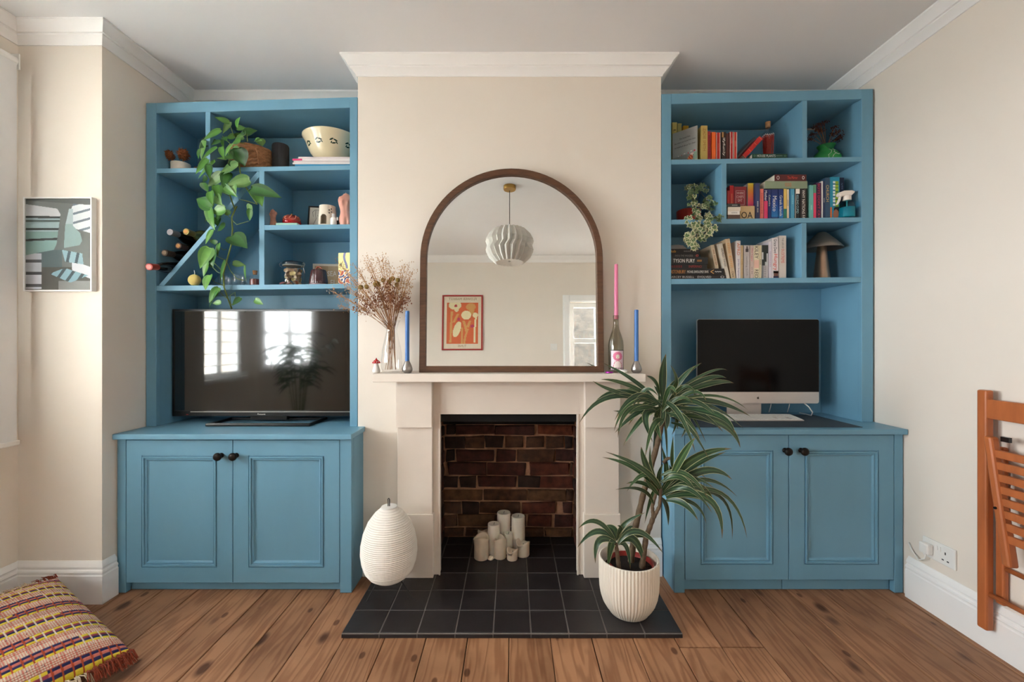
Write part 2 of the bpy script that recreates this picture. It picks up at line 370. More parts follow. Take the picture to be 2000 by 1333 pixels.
# ---- sash windows with shutters
M_SLAT = mat('shutter_white', (236, 236, 234), .45, var=.02)
def window(n, M, wd, z0, z1, panes):
    a0, a1 = -wd / 2, wd / 2; t = .045
    def bx(p, q, d0, d1, za, zb, mb=None):
        mb = mb or MB(); mb.M = M; return mb.box(p, q, d0, d1, za, zb)
    fr = bx(a0, a0 + t, .0, .055, z0, z1); bx(a1 - t, a1, .0, .055, z0, z1, fr); bx(a0 + t, a1 - t, .0, .055, z0, z0 + t, fr); bx(a0 + t, a1 - t, .0, .055, z1 - t, z1, fr)
    zm = (z0 + z1) / 2; bx(a0 + t, a1 - t, .005, .05, zm - .02, zm + .02, fr)
    w = struct('window_%d' % n, fr, M_TRIM)
    for k in range(1, panes):
        c = a0 + wd * k / panes; part('mullion', bx(c - .025, c + .025, -.005, .055, z0 + t, z1 - t), M_TRIM, w)
    part('pane', bx(a0 + t, a1 - t, .026, .029, z0 + t, z1 - t), M_PANE, w)
    part('window_sill', bx(a0 - .02, a1 + .02, -.05, .0, z0 - .03, z0), M_TRIM, w)
    z = z0 + .1
    while z < z1 - .06:
        part('slat', bx(a0 + .03, a1 - .03, -.042, -.004, z, z + .005), M_SLAT, w); z += .09
    return w
for i_, (M_, w_, z1_) in enumerate(WINS): window(i_ + 1, M_, w_, WZ0, z1_, 2 if i_ != 1 else 1)
struct('floor_ground_outside', MB().box(-14, 14, -14, 14, -.5, -.45), mat('outdoor_paving', (170, 166, 160), .9, var=.3, scale=3))
# doorway behind the camera (seen in the mirror): architrave, glazed sash door, rough wall beyond
arch = MB()
for (p, q, z0, z1) in ((DX0 - .09, DX0, 0, DZ1 + .09), (DX1, DX1 + .09, 0, DZ1 + .09), (DX0, DX1, DZ1, DZ1 + .09)):
    arch.box(p, q, YF, YF + .022, z0, z1)
    arch.box(p + .012, q - .012, YF + .022, YF + .034, z0, z1 - .012) if q - p < .2 else arch.box(p, q, YF + .022, YF + .034, z0 + .012, z1 - .012)
struct('trim_3', arch, M_TRIM, bevel=.003)
dm = MB(); t = .06
dm.box(DX0, DX0 + t, YF - .12, YF - .06, 0, DZ1).box(DX1 - t, DX1, YF - .12, YF - .06, 0, DZ1).box(DX0 + t, DX1 - t, YF - .12, YF - .06, DZ1 - t, DZ1).box(DX0 + t, DX1 - t, YF - .12, YF - .06, 0, .35)
dm.box(DX0 + .34, DX0 + .42, YF - .13, YF - .05, .35, DZ1 - t).box(DX0 + t, DX0 + .34, YF - .12, YF - .06, 1.50, 1.56)
door = struct('door_1', dm, M_TRIM, bevel=.003)
part('pane', MB().box(DX0 + t, DX0 + .34, YF - .095, YF - .09, .35, 1.50), M_PANE, door); part('pane', MB().box(DX0 + t, DX0 + .34, YF - .095, YF - .09, 1.56, DZ1 - t), M_PANE, door)
part('pane', MB().box(DX0 + .42, DX1 - t, YF - .095, YF - .09, .35, DZ1 - t), M_PANE, door)
part('door_handle', MB().tube([(DX0 + .38, YF - .05, 1.02), (DX0 + .38, YF - .02, 1.02), (DX0 + .48, YF - .02, 1.02)], .009, 8), M_BRASS, door)
struct('wall_garden', MB().box(-.2, 3.2, YF - 1.6, YF - 1.5, -.45, 3.4), mat('rough_garden_wall', (48, 41, 34), .95, var=.6, scale=14, bump=1, bscale=25))
# roller blind hanging beside the bay window
bl = thing('roller_blind', 'narrow plain white roller blind hanging in the bay beside the cream pier', 'blind', (-2.213, 1.845, .74))
part('fabric', MB().box(-2.216, -2.213, 1.745, 1.945, .755, 2.44), mat('blind_fabric', (226, 226, 226), .8, var=.03, bump=.1, bscale=300), bl)
part('bottom_bar', MB().box(-2.224, -2.204, 1.74, 1.952, .735, .757), M_WHITE, bl, bevel=.004)
part('roller_tube', MB().tube([(-2.235, 1.74, 2.455), (-2.235, 1.952, 2.455)], .022, 16), M_WHITE, bl)
part('bracket', MB().box(-2.27, -2.212, 1.952, 1.958, 2.42, 2.49), M_WHITE, bl); part('bracket', MB().box(-2.27, -2.212, 1.734, 1.74, 2.42, 2.49), M_WHITE, bl)

# ================================================================ fireplace
# firebox shell (mortar bed) with bricks
fb = MB().box(FX0 - .02, FX1 + .02, FB + .004, FB + .1, -.06, FZ + .1).box(FX0 - .02, FX0 - .006, YC, FB + .01, -.06, FZ + .1).box(FX1 + .006, FX1 + .02, YC, FB + .01, -.06, FZ + .1)
firebox = struct('wall_firebox', fb, M_MORT)
part('soot_lintel', MB().box(FX0 - .006, FX1 + .006, YC + .005, FB + .004, .785, FZ + .1), M_SOOT, firebox)
part('soot_patch', MB().box(FX0, FX1, FB - .012, FB + .004, PZ(829, FB), .79), M_SOOT, firebox)
def brick(vfun, w, h, dep, col):
    mb = MB(); c = .006; j = lambda s=.0058: random.uniform(-s, s)
    ring = lambda a, y: [(a + j(), y, a + j()), (w - a + j(), y, a + j()), (w - a + j(), y, h - a + j()), (a + j(), y, h - a + j())]
    vs = ring(0, dep) + ring(0, .006) + ring(c, j(.002)); mid = [(w * .5 + j(.01), -.003 + j(.003), h * .5)]
    fs = [(a + k, a + (k + 1) % 4, a + 4 + (k + 1) % 4, a + 4 + k) for a in (0, 4) for k in range(4)] + [(8 + k, 8 + (k + 1) % 4, 12) for k in range(4)]
    mb.add([vfun(*p) for p in vs + mid], fs); return mb
BM = [mat('brick_%s' % n, c, .9, var=.65, scale=22, bump=.9, bscale=70) for n, c in (('dark', (62, 42, 33)), ('red', (112, 58, 40)), ('brown', (98, 66, 45)), ('maroon', (84, 46, 37)), ('tan', (124, 88, 58)), ('orange', (140, 72, 42)))]
rows = [((160, 232), 'dark red maroon', [(125, 195), (200, 495), (500, 800), (830, 1090)], 'dmmo'),
 ((248, 335), '', [(120, 262), (275, 410), (422, 560), (580, 715), (735, 870), (888, 1020), (1030, 1090)], 'dbdbbbd'),
 ((350, 435), '', [(122, 185), (205, 490), (510, 655), (665, 955), (965, 1108)], 'dmmbm'),
 ((450, 540), '', [(140, 430), (440, 728), (765, 1065), (1075, 1100)], 'mmrb'),
 ((555, 635), '', [(100, 212), (228, 350), (370, 660), (670, 840), (845, 1092)], 'ddmdr'),
 ((655, 738), '', [(105, 400), (410, 735), (750, 1035), (1045, 1095)], 'tbtb'),
 ((752, 835), '', [(105, 240), (245, 370), (380, 685), (708, 960), (1015, 1090)], 'bdbrm'),
 ((850, 935), '', [(105, 210), (218, 500), (510, 735), (745, 930), (950, 1090)], 'btbrm'),
 ((950, 1012), '', [(110, 260), (270, 560), (570, 870), (880, 1090)], 'bbbt')]
BK = dict(d=0, r=1, b=2, m=3, t=4, o=5)
for (ya, yb), _, xs, cols in rows:
    z1, z0 = PZ(790 + ya * .255, FB), PZ(790 + yb * .255, FB)
    for (xa, xb), cc in zip(xs, cols):
        x0, x1 = PX(840 + xa * .255, FB), PX(840 + xb * .255, FB)
        part('brick', brick(lambda a, y, c: (x0 + a, FB - .014 + y, z0 + c), x1 - x0, z1 - z0, .03, None), BM[BK[cc]], firebox, auto=.7)
    off = random.uniform(.05, .15)
    for y0, y1 in ((YC + .004, YC + off), (YC + off + .012, YC + off + .2), (YC + off + .212, FB - .018)):
        y1 = min(y1, FB - .018)
        if y1 - y0 < .02: continue
        part('brick', brick(lambda a, y, c: (FX0 + .008 - y, y0 + a, z0 + c), y1 - y0, z1 - z0, .02, None), random.choice(BM[:4]), firebox, auto=.7)
        part('brick', brick(lambda a, y, c: (FX1 - .008 + y, y1 - a, z0 + c), y1 - y0, z1 - z0, .02, None), random.choice(BM[:4]), firebox, auto=.7)
# hearth: grout bed and tiles
HZ = .02
hearth = thing('hearth', 'black square-tiled hearth slab with pale grout lines in front of the fireplace', 'hearth', (0, 1.98, 0))
part('grout_bed', MB().box(-.688, .688, 1.757, YC - .001, .0005, HZ - .0022).box(FX0 - .005, FX1 + .005, YC - .001, FB + .003, .0005, HZ - .0022), M_GROUT, hearth)
xe = [-.69 + .15333 * i for i in range(10)]; ye = [1.7535, 1.907, 2.0605, 2.214, 2.3675, 2.521, 2.625]
def tile(x0, x1, y0, y1, front):
    mb = MB(); g = .0017; c = .0022; x0 += g; x1 -= g; y0 += g; y1 -= g; z = HZ + random.uniform(-.0006, .0006)
    prof = [(0, .001), (0, z - c), (c, z)]; vs = []
    for a, zz in prof:
        f = a + (.006 if front and zz > z - .0001 else 0)
        vs += [(x0 + a, y0 + f, zz), (x1 - a, y0 + f, zz), (x1 - a, y1 - a, zz), (x0 + a, y1 - a, zz)]
    if front: vs[4] = (vs[4][0], vs[4][1] + .001, z - .006); vs[5] = (vs[5][0], vs[5][1] + .001, z - .006)
    fs = [(a + k, a + (k + 1) % 4, a + 4 + (k + 1) % 4, a + 4 + k) for a in (0, 4) for k in range(4)] + [(8, 9, 10, 11)]
    part('tile', mb.add(vs, fs), M_TILE, hearth)
for j in range(6):
    for i in range(9):
        x0, x1, y0, y1 = xe[i], xe[i + 1], ye[j], ye[j + 1]
        if j >= 3:
            if j == 3 and (x1 < FX0 + .003 or x0 > FX1 - .003): continue
            x0, x1 = max(x0, FX0 - .003), min(x1, FX1 + .003)
            if x1 - x0 < .012: continue
        tile(x0, x1, y0, y1, j == 0)
# chimneypiece
ms = thing('fireplace_surround', 'off-white painted wooden fireplace surround with a plain mantel shelf', 'fireplace surround', (-.02, 2.19, HZ))
MZ = 1.0456
part('mantel_shelf', MB().box(PX(727, 2.05), PX(1262, 2.05), 2.05, YC, 1.006, MZ), M_MANT, ms, bevel=.003)
part('frieze', MB().box(-.40, .366, 2.195, YC, .830, 1.006), M_MANT, ms, bevel=.0015)
for s, (a, b, ia, ib) in enumerate(((-.572, -.398, -.398, -.365), (.364, .5335, .331, .364))):
    part('corbel_block', MB().box(a - .002, b + .002, 2.150, YC, .7705, 1.006), M_MANT, ms, bevel=.002)
    part('pilaster', MB().box(a, b, 2.172, YC, .337, .7705), M_MANT, ms, bevel=.002)
    part('plinth_block', MB().box(a - .006, b + .006, 2.163, YC, HZ + .0008, .337), M_MANT, ms, bevel=.002)
    part('inner_stile', MB().box(ia, ib, 2.195, YC + .01, HZ + .0008, .830), M_MANT, ms, bevel=.0015)
    e = ib if s == 0 else ia
    part('slip_bead', MB().box(e - .004, e + .004, 2.188, 2.2, HZ + .0008, .832), M_MANT, ms, bevel=.001)
# ================================================================ built-in furniture
FF, BK_, CF, CT = 2.235, 2.53, 2.07, 2.045      # bookcase face, bookcase back, cupboard face, worktop front
SH = {}
def quadpx(x0, yt0, yb0, x1, yt1, yb1, d): return [(PX(x0, d), PZ(yb0, d)), (PX(x1, d), PZ(yb1, d)), (PX(x1, d), PZ(yt1, d)), (PX(x0, d), PZ(yt0, d))]
def board(root, name, x0, yt0, yb0, x1, yt1, yb1, f=FF + .002, b=BK_ - .001, key=None):
    q = quadpx(x0, yt0, yb0, x1, yt1, yb1, FF)
    if key: SH[key] = (q[3], q[2])
    return part(name, MB().prism(q, f, b), M_BLUE, root, bevel=.0015)
def sz(key, x):
    (xa, za), (xb, zb) = SH[key]; return za + (zb - za) * (x - xa) / (xb - xa)
def bookcase(lab, x0, x1, xi0, xi1, yt0, yt1, rb0, rb1, zb, loc):
    r = thing('bookcase', lab, 'bookcase', loc)
    tl = lambda x: yt0 + (yt1 - yt0) * (x - x0) / (x1 - x0)
    for a, b in ((x0, xi0), (xi1, x1)):
        q = [(PX(a, FF), zb), (PX(b, FF), zb), (PX(b, FF), PZ(tl(b), FF)), (PX(a, FF), PZ(tl(a), FF))]
        part('stile', MB().prism(q, FF, FF + .024), M_BLUE, r, bevel=.002)
        part('side_panel', MB().prism([(q[0][0] + .001, zb), (q[1][0] - .0008, zb), (q[1][0] - .0008, q[2][1] - .004), (q[0][0] + .001, q[3][1] - .004)], FF + .024, YB - .006), M_BLUE, r)
    q = quadpx(xi0, tl(xi0), rb0, xi1, tl(xi1), rb1, FF); part('top_rail', MB().prism(q, FF, FF + .024), M_BLUE, r, bevel=.002)
    q2 = [(q[0][0], q[0][1] + .006), (q[1][0], q[1][1] + .006), (q[2][0], q[2][1] - .005), (q[3][0], q[3][1] - .005)]
    part('top_panel', MB().prism(q2, FF + .024, YB - .006), M_BLUE, r)
    part('back_panel', MB().box(PX(xi0, FF), PX(xi1, FF), BK_, YB - .006, zb, PZ(max(rb0, rb1), FF) + .01), M_BLUE, r)
    return r
WTL, WTR = .761, .784
lb = bookcase('blue built-in bookcase left of the fireplace, with a diagonal wine divider', 285, 698, 305, 683, 202, 190, 222, 211, WTL, (-1.337, 2.4, WTL))
board(lb, 'shelf', 305, 329.6, 338.4, 683, 323, 332, key='L1')
board(lb, 'divider', 400.6, 219.2, 328, 410, 218.9, 328)
board(lb, 'divider', 505.5, 334, 557.5, 516, 334, 557.3)
board(lb, 'shelf', 516, 440, 450, 683, 438.6, 447.5, key='L2')
board(lb, 'shelf', 305, 559, 569, 683, 555, 564, key='L3')
pd = [(PX(308.5, FF), PZ(558.8, FF)), (PX(320, FF), PZ(558.8, FF)), (PX(505.5, FF), PZ(346.5, FF)), (PX(505.5, FF), PZ(335.5, FF)), (PX(502, FF), PZ(335.2, FF))]
part('diagonal_divider', MB().prism(pd, FF + .002, BK_ - .001), M_BLUE, lb, bevel=.0015)
rb = bookcase('blue built-in bookcase right of the fireplace, filled with books', 1292, 1705.5, 1311, 1683, 184, 174, 204, 194, WTR, (1.312, 2.4, WTR))
board(rb, 'shelf', 1311, 312, 321.6, 1683, 306.5, 316, key='R1'); board(rb, 'divider', 1567.6, 196, 309, 1577, 196, 309)
board(rb, 'shelf', 1311, 429.5, 439, 1683, 424.6, 434, key='R2'); board(rb, 'divider', 1409.5, 320, 428.2, 1419.5, 320, 428.2)
board(rb, 'shelf', 1311, 545.6, 556, 1683, 541.8, 552, key='R3'); board(rb, 'divider', 1566, 436, 543.2, 1576, 436, 543.2)
def worktop(lab, x0, x1, z, cy):
    return solo('worktop', MB().box(x0, x1, CT, YB - .002, z - .0255, z), M_BLUE, lab, 'worktop', bevel=.003)
worktop('blue painted worktop under the television', XL + .004, -.755, WTL, 0)
worktop('blue painted worktop under the desktop computer', PX(1330, CT) - .03, XR - .004, WTR, 0)
M_KNOB = mat('dark_bronze', (38, 30, 26), .45, metal=.6, var=.3, scale=60, bump=.5, bscale=120)
def cupboard(lab, x0, x1, doors, ztop, z0, z1, post, plinths, knobs, loc):
    r = thing('cupboard', lab, 'cupboard', loc)
    (pl0, pl1), (pr0, pr1) = post
    for a, b in post: part('post', MB().box(a, b, CF, CF + .03, 0.001, ztop), M_BLUE, r, bevel=.002)
    part('side_panel', MB().box(x0, x0 + .018, CF + .03, YB - .01, .001, ztop), M_BLUE, r); part('side_panel', MB().box(x1 - .018, x1, CF + .03, YC - .001 if x1 < 0 else YB - .01, .001, ztop), M_BLUE, r)
    part('rail', MB().box(pl1, pr0, CF + .004, CF + .03, z1 + .002, ztop), M_BLUE, r)
    part('bottom_panel', MB().box(x0 + .019, x1 - .019, CF + .06, YB - .01, .06, .078), M_BLUE, r)
    for a, b in plinths: part('plinth', MB().box(a, b, CF + .03, CF + .046, .001, z0 + .01), M_BLUE, r, bevel=.0015)
    w = .073
    prof = [(0, .022), (0, .0015), (.0015, 0), (w, 0), (w + .0012, .0045), (w + .004, .0045), (w + .0055, -.0035), (w + .012, -.0035), (w + .0145, .0045), (w + .018, .0015), (w + .022, .002), (w + .025, .008), (w + .028, .0105)]
    for (a, b), kx in zip(doors, knobs):
        d = part('door', MB().ring(a, b, z0, z1, prof, CF), M_BLUE, r)
        k = MB(); kz = z1 - .072
        k.M = Matrix.Translation((kx, CF, kz)) @ Matrix.Rotation(math.pi / 2, 4, 'X')
        k.lathe([(.012, 0), (.012, .003), (.007, .006), (.007, .014), (.013, .018), (.0185, .026), (.019, .032), (.015, .039), (.007, .0425)], seg=20)
        part('knob', k, M_KNOB, d, smooth=True)
    return r
X = lambda p: PX(p, CF)
cupboard('blue two-door cupboard under the television', XL + .006, -.7635, [(X(246.5), X(454)), (X(455.2), X(663))], WTL - .0256, .049, .728,
         ((XL + .006, X(245.5)), (X(664), -.7635)), [(X(246), X(664))], (X(432.6), X(462)), (-1.32, 2.3, 0))
cupboard('blue two-door cupboard under the desktop computer', .772, XR - .006, [(X(1338.5), X(1540)), (X(1541.3), X(1746))], WTR - .0256, .0627, .752,
         ((.772, X(1337.5)), (X(1747), XR - .006)), [(X(1340), X(1534.5)), (X(1535.5), X(1747))], (X(1532.6), X(1564)), (1.32, 2.3, 0))
# ================================================================ mirror on the mantel
TILT = math.radians(2.65); MW, MH, MT = .907, 1.02, .03
mir = thing('arched_mirror', 'large arched mirror in a dark wooden frame leaning on the mantel shelf', 'mirror', (-.0025, 2.13, MZ))
def arch_pts(a, n=40):
    w = MW / 2 - a; c = MH - MW / 2
    return [(-w, a), (w, a)] + [(w * math.cos(t), c + w * math.sin(t)) for t in [math.pi * i / n for i in range(n + 1)]]
MIRM = Matrix.Translation((-.0025, 2.132, MZ + .0008)) @ Matrix.Rotation(-TILT, 4, 'X')
fm = MB(); fm.M = MIRM; pr = [(0, MT), (0, .002), (.002, 0), (.029, 0), (.031, .002), (.031, .018)]; loops = [[(x, y, z) for x, z in arch_pts(a)] for a, y in pr]
n = len(loops[0]); fm.add([q for l in loops for q in l], [(i * n + j, i * n + (j + 1) % n, (i + 1) * n + (j + 1) % n, (i + 1) * n + j) for i in range(len(pr) - 1) for j in range(n)] + [tuple(range(n))])
M_MFR = mat('walnut_frame', (104, 70, 46), .5, var=.45, scale=14, bump=.3, bscale=40, stretch=(1, 1, 6))
part('frame', fm, M_MFR, mir)
mm = bpy.data.materials.new('mirror_silver'); mm.use_nodes = True; q = mm.node_tree.nodes['Principled BSDF']; q.inputs['Metallic'].default_value = 1; q.inputs['Roughness'].default_value = .0; q.inputs['Base Color'].default_value = (.88, .9, .88, 1)
gm = MB(); gm.M = MIRM; ap = arch_pts(.030); gm.add([(x, .016, z) for x, z in ap], [tuple(range(len(ap)))]); part('mirror_glass', gm, mm, mir)
# ================================================================ things behind the camera that the mirror shows
pn = thing('pendant_lamp', 'pleated white paper pendant lamp hanging from a brass ceiling rose', 'pendant lamp', (-.02, .77, 1.98))
pl = MB(); NP = 24; prf = [(.012, .012), (.115, .0), (.16, .045), (.186, .10), (.175, .145), (.188, .185), (.165, .235), (.125, .28), (.075, .292)]
vs = []
for i, (r, z) in enumerate(prf):
    for k in range(NP * 2):
        a = math.pi * k / NP; o = 1 + (.075 if (k + (1 if i in (4, 5, 6, 7, 8) else 0)) % 2 else -.075) * (1 if 0 < i < 8 else .4)
        vs.append((-.02 + r * o * math.cos(a), .77 + r * o * math.sin(a), 1.98 + z))
S2 = NP * 2
pl.add(vs, [(i * S2 + k, i * S2 + (k + 1) % S2, (i + 1) * S2 + (k + 1) % S2, (i + 1) * S2 + k) for i in range(len(prf) - 1) for k in range(S2)])
part('lamp_shade', pl, mat('pleated_paper', (236, 232, 225), .8, var=.03), pn)
part('flex', MB().tube([(-.02, .77, 2.26), (-.02, .77, 2.6)], .003, 6), M_BLACK, pn)
part('ceiling_rose', MB().lathe([(.05, 2.607), (.052, 2.612), (.052, ZC - .0005)], (-.02, .77, 0), 24), M_BRASS, pn, auto=.6)
pst = thing('framed_poster', 'red-framed flower print hanging on the wall opposite the fireplace', 'poster', (-.64, YF, 1.40))
px0, px1, pz0, pz1 = -.905, -.38, 1.40, 2.12
part('frame', MB().ring(px0, px1, pz0, pz1, [(0, 0), (0, -.022), (.018, -.022), (.018, -.012)], YF + .0005, fill=False) if False else
     MB().box(px0, px1, YF + .001, YF + .022, pz0, pz0 + .018).box(px0, px1, YF + .001, YF + .022, pz1 - .018, pz1).box(px0, px0 + .018, YF + .001, YF + .022, pz0 + .018, pz1 - .018).box(px1 - .018, px1, YF + .001, YF + .022, pz0 + .018, pz1 - .018),
     mat('red_frame', (168, 44, 36), .4), pst)
def poster(u, v):   # u to the right as one faces the print (world -x), v up
    if u < .08 or u > .92 or v < .10 or v > .885: return (228, 216, 192)
    x = 1 - u; y = 1 - v      # as seen in the mirror
    O = (214, 104, 60); W = (233, 222, 178); G = (212, 158, 92)
    if ell(x, y, .30, .17, .17, .085): return (186, 62, 66) if ell(x, y, .32, .18, .04, .025) else W
    if ell(x, y, .34, .24, .06, .06): return W
    if ell(x, y, .60, .36, .13, .085): return W
    if ell(x, y, .84, .36, .07, .05): return W
    if abs(x - (.84 + .02 * math.sin(y * 6))) < .025 and .4 < y < .88: return W
    if ell((x - .36) * .8 + (y - .63) * .45, (y - .63) * .8 - (x - .36) * .45, 0, 0, .08, .15): return W
    if ell(x, y, .72, .20, .13, .07) or ell(x, y, .74, .27, .07, .08): return G
    if abs(x - (.20 + .05 * (.6 - y))) < .03 and .28 < y < .88: return G
    if abs(x - (.30 + (.45 - y) * .7)) < .035 and .33 < y < .5: return G
    if abs(x - (.52 + .12 * math.sin((y - .45) * 4))) < .035 and .46 < y < .68: return G
    if abs(x - (.66 + (.55 - y) * .5)) < .035 and .47 < y < .6: return G
    if abs(x - (.56 + (.9 - y) ** 2 * 1.2)) < .028 and .62 < y < .9: return G
    if abs(x - .49) < .02 and .6 < y < .9: return G
    if ell(x, y, .40, .44, .04, .03) or ell(x, y, .76, .57, .05, .03): return (188, 60, 96)
    return O
part('print', paint(MB(), (px1 - .018, YF + .010, pz0 + .018), (-1, 0, 0), UP, px1 - px0 - .036, pz1 - pz0 - .036, 60, 84, poster), M_ATTR, pst)
M_PTXT = mat('poster_ink', (150, 126, 92), .6)
text('FLOWER MARKET', ((px0 + px1) / 2, YF + .0106, pz1 - .052), (-1, 0, 0), UP, .36, .03, M_PTXT, pst); text('TUNIS', ((px0 + px1) / 2, YF + .0106, pz0 + .055), (-1, 0, 0), UP, .11, .028, M_PTXT, pst)
sw = thing('light_switch', 'white light switch on the wall beside the doorway opposite', 'light switch', (.54, YF, 1.40))
part('plate', MB().box(.497, .583, YF + .0005, YF + .008, 1.40, 1.486), M_WHITE, sw, bevel=.003); part('rocker', MB().box(.531, .549, YF + .008, YF + .013, 1.428, 1.458), M_WHITE, sw, bevel=.002)
# ================================================================ fireplace candles
M_WAX = mat('ivory_wax', (236, 228, 214), .5, var=.05, scale=30, sss=.25); M_WAX2 = mat('cream_wax', (228, 212, 190), .5, var=.08, scale=30, sss=.25)
M_WICK = mat('charred_wick', (34, 28, 24), .9)
CG = 'pillar candles standing in the fireplace'
def pillar(cx, ybase, ytop, rpx, melted, label):
    d0 = 1.18 * FPX / (ybase - CY); r = rpx * d0 / FPX; d = d0 + r; x = PX(cx, d); h = (ybase - ytop) * (d0 + r * .6) / FPX - r * .35
    t = thing('pillar_candle', label, 'candle', (x, d, HZ + .001), CG); z = HZ + .001
    mb = MB()
    if melted:
        ph = random.random() * 6
        prof = [(r * .93, 0), (r, .004), (r * 1.0, h * .5), (r * 1.02, h * .86), (r * 1.06, h * .95), (r * .98, h), (r * .8, h * .97), (r * .62, h * .84), (0.001, h * .8)]
        mb.lathe(prof, (x, d, z), 26, rfun=lambda a, i: 1 + (.05 * math.sin(3 * a + ph) + .035 * math.sin(5 * a + 2 * ph)) * (1 if i > 2 else .25))
        for i, p in enumerate(mb.v):
            if (p.z - z) > h * .9: p.z += .008 * math.sin(2 * math.atan2(p.y - d, p.x - x) + ph) * 1.2
    else:
        mb.lathe([(r * .96, 0), (r, .003), (r, h - .004), (r * .95, h), (r * .86, h - .001), (r * .55, h - .006), (.001, h - .008)], (x, d, z), 32)
    part('wax', mb, M_WAX2 if melted else M_WAX, t, smooth=True)
    zt = z + h * (.8 if melted else 1) - .008
    part('wick', MB().tube([(x, d, zt), (x + .001, d, zt + .008), (x + .004, d, zt + .013)], .0012, 6), M_WICK, t)
pillar(984, 1077, 1003, 13.2, 0, 'tallest smooth white pillar candle, at the back of the fireplace group')
pillar(1012, 1082, 1010, 13.4, 0, 'tall smooth white pillar candle at the right back of the group')
pillar(964.5, 1089, 1025, 12, 0, 'medium smooth white pillar candle left of the tallest candle')
pillar(993, 1085, 1043, 8.6, 0, 'slim short smooth white candle in the middle of the group')
pillar(943, 1081, 1040, 10.2, 1, 'yellowish candle stub half hidden behind the front left candle')
pillar(940.5, 1098.5, 1051, 14.6, 1, 'melted cream pillar candle at the front left of the group')
pillar(977, 1096, 1053, 12, 1, 'melted cream candle with a torn rim at the front middle')
pillar(1000.5, 1099, 1077, 10.6, 1, 'smallest melted tealight-sized candle at the very front')
pillar(1021, 1092, 1061, 13.2, 1, 'melted cream candle at the right end of the group')
mb = MB(); c = P(959, 1091, 2.36); rr = random.Random(3)
mb.lathe([(.02, 0), (.022, .003), (.014, .007), (.012, .012), (.004, .014)], (c.x, c.y, HZ + .0005), 16, rfun=lambda a, i: 1 + .25 * math.sin(3 * a + i))
solo('wax_drip', mb, M_WAX2, 'lump of spilled candle wax on the tiles between the front candles', 'wax', smooth=True)
# ================================================================ paper lantern lamp
lx, ly = PX(760, 2.02), 2.02
lamp = thing('paper_floor_lamp', 'white egg-shaped paper lantern lamp standing on thin wire legs', 'lamp', (lx, ly, HZ))
egg = [(0.0, .034), (.08, .066), (.2, .096), (.35, .117), (.5, .127), (.62, .1285), (.74, .123), (.85, .110), (.93, .09), (.98, .066), (1, .045)]
z_top, z_bot = PZ(991, 2.02), PZ(1133, 2.02)
def eggr(t):
    for (a, ra), (b, rb_) in zip(egg, egg[1:]):
        if a <= t <= b: u = (t - a) / (b - a); return ra + (rb_ - ra) * u
    return egg[-1][1]
prof = []; NR = 40
for i in range(NR):
    for s, o in ((0, 0), (.5, -.003)):
        t = (i + s) / NR; prof.append((eggr(t) + o * (1 if s else 0), z_top - (z_top - z_bot) * t))
prof.append((.045, z_bot)); prof = prof[::-1]
part('lantern_shade', MB().lathe(prof, (lx, ly, 0), 44, rfun=lambda a, i: 1 + .004 * math.sin(8 * a), cap0=False, cap1=False), mat('washi_paper', (240, 236, 228), .85, var=.04, scale=60), lamp)
part('rim', MB().lathe([(.034, 0), (.036, 0), (.036, .005), (.034, .005)], (lx, ly, z_top - .002), 32), M_WHITE, lamp)
part('hanger', MB().tube([(lx - .004, ly, z_top - .10), (lx - .005, ly, z_top + .02), (lx - .006, ly, z_top + .036), (lx - .002, ly, z_top + .04), (lx + .002, ly, z_top + .034), (lx + .002, ly, z_top - .10)], .0022, 6), M_MATTE, lamp)
part('support_ring', MB().tube([(lx + .045 * math.cos(a), ly + .045 * math.sin(a), z_bot + .002) for a in [2 * math.pi * i / 24 for i in range(25)]], .0018, 6), M_MATTE, lamp)
for ex, ey, ed in ((716, 1177, 1.967), (810.5, 1174.6, 1.975), (775, 1144, 2.10)):
    e = P(ex, ey, ed); v = Vector((e.x - lx, e.y - ly, 0)).normalized()
    part('leg', MB().tube([(lx + v.x * .04, ly + v.y * .04, z_bot + .03), (e.x, e.y, HZ + .0028), (e.x + v.x * .006, e.y + v.y * .006, HZ + .0028)], .0025, 6), M_MATTE, lamp)
# ================================================================ dracaena in a fluted pot
DP = 1.90; dx = PX(1228, DP)
dr = thing('potted_dracaena', 'tall striped-leaf dracaena in a fluted off-white pot on the hearth', 'potted plant', (dx, DP, HZ))
NF = 56
def flute(a, i): return 1 + (.016 * math.cos(NF * a) if 1 < i < 12 else 0)
PR = [(.07, 0.0), (.078, .001), (.082, .004), (.086, .012), (.097, .026), (.110, .048), (.119, .075), (.124, .105), (.1265, .15), (.1265, .20), (.1265, .232), (.126, .236), (.122, .238), (.119, .235), (.117, .20), (.115, .19)]
part('pot', MB().lathe(PR, (dx, DP, HZ + .001), NF * 6, rfun=flute), mat('fluted_ceramic', (228, 220, 206), .55, var=.03, scale=20), dr, smooth=True)
part('nursery_pot', MB().lathe([(.088, .15), (.094, .218), (.097, .218), (.091, .15)], (dx + .008, DP, HZ), 32, cap0=False, cap1=False), mat('red_plastic', (140, 34, 26), .5), dr, smooth=True)
soil = MB(); soil.lathe([(.112, .185), (.1, .196), (.06, .2), (.001, .201)], (dx, DP, HZ), 24, cap0=False); part('soil', soil, mat('potting_soil', (34, 25, 19), .95, var=.5, scale=90, bump=1, bscale=160), dr, smooth=True)
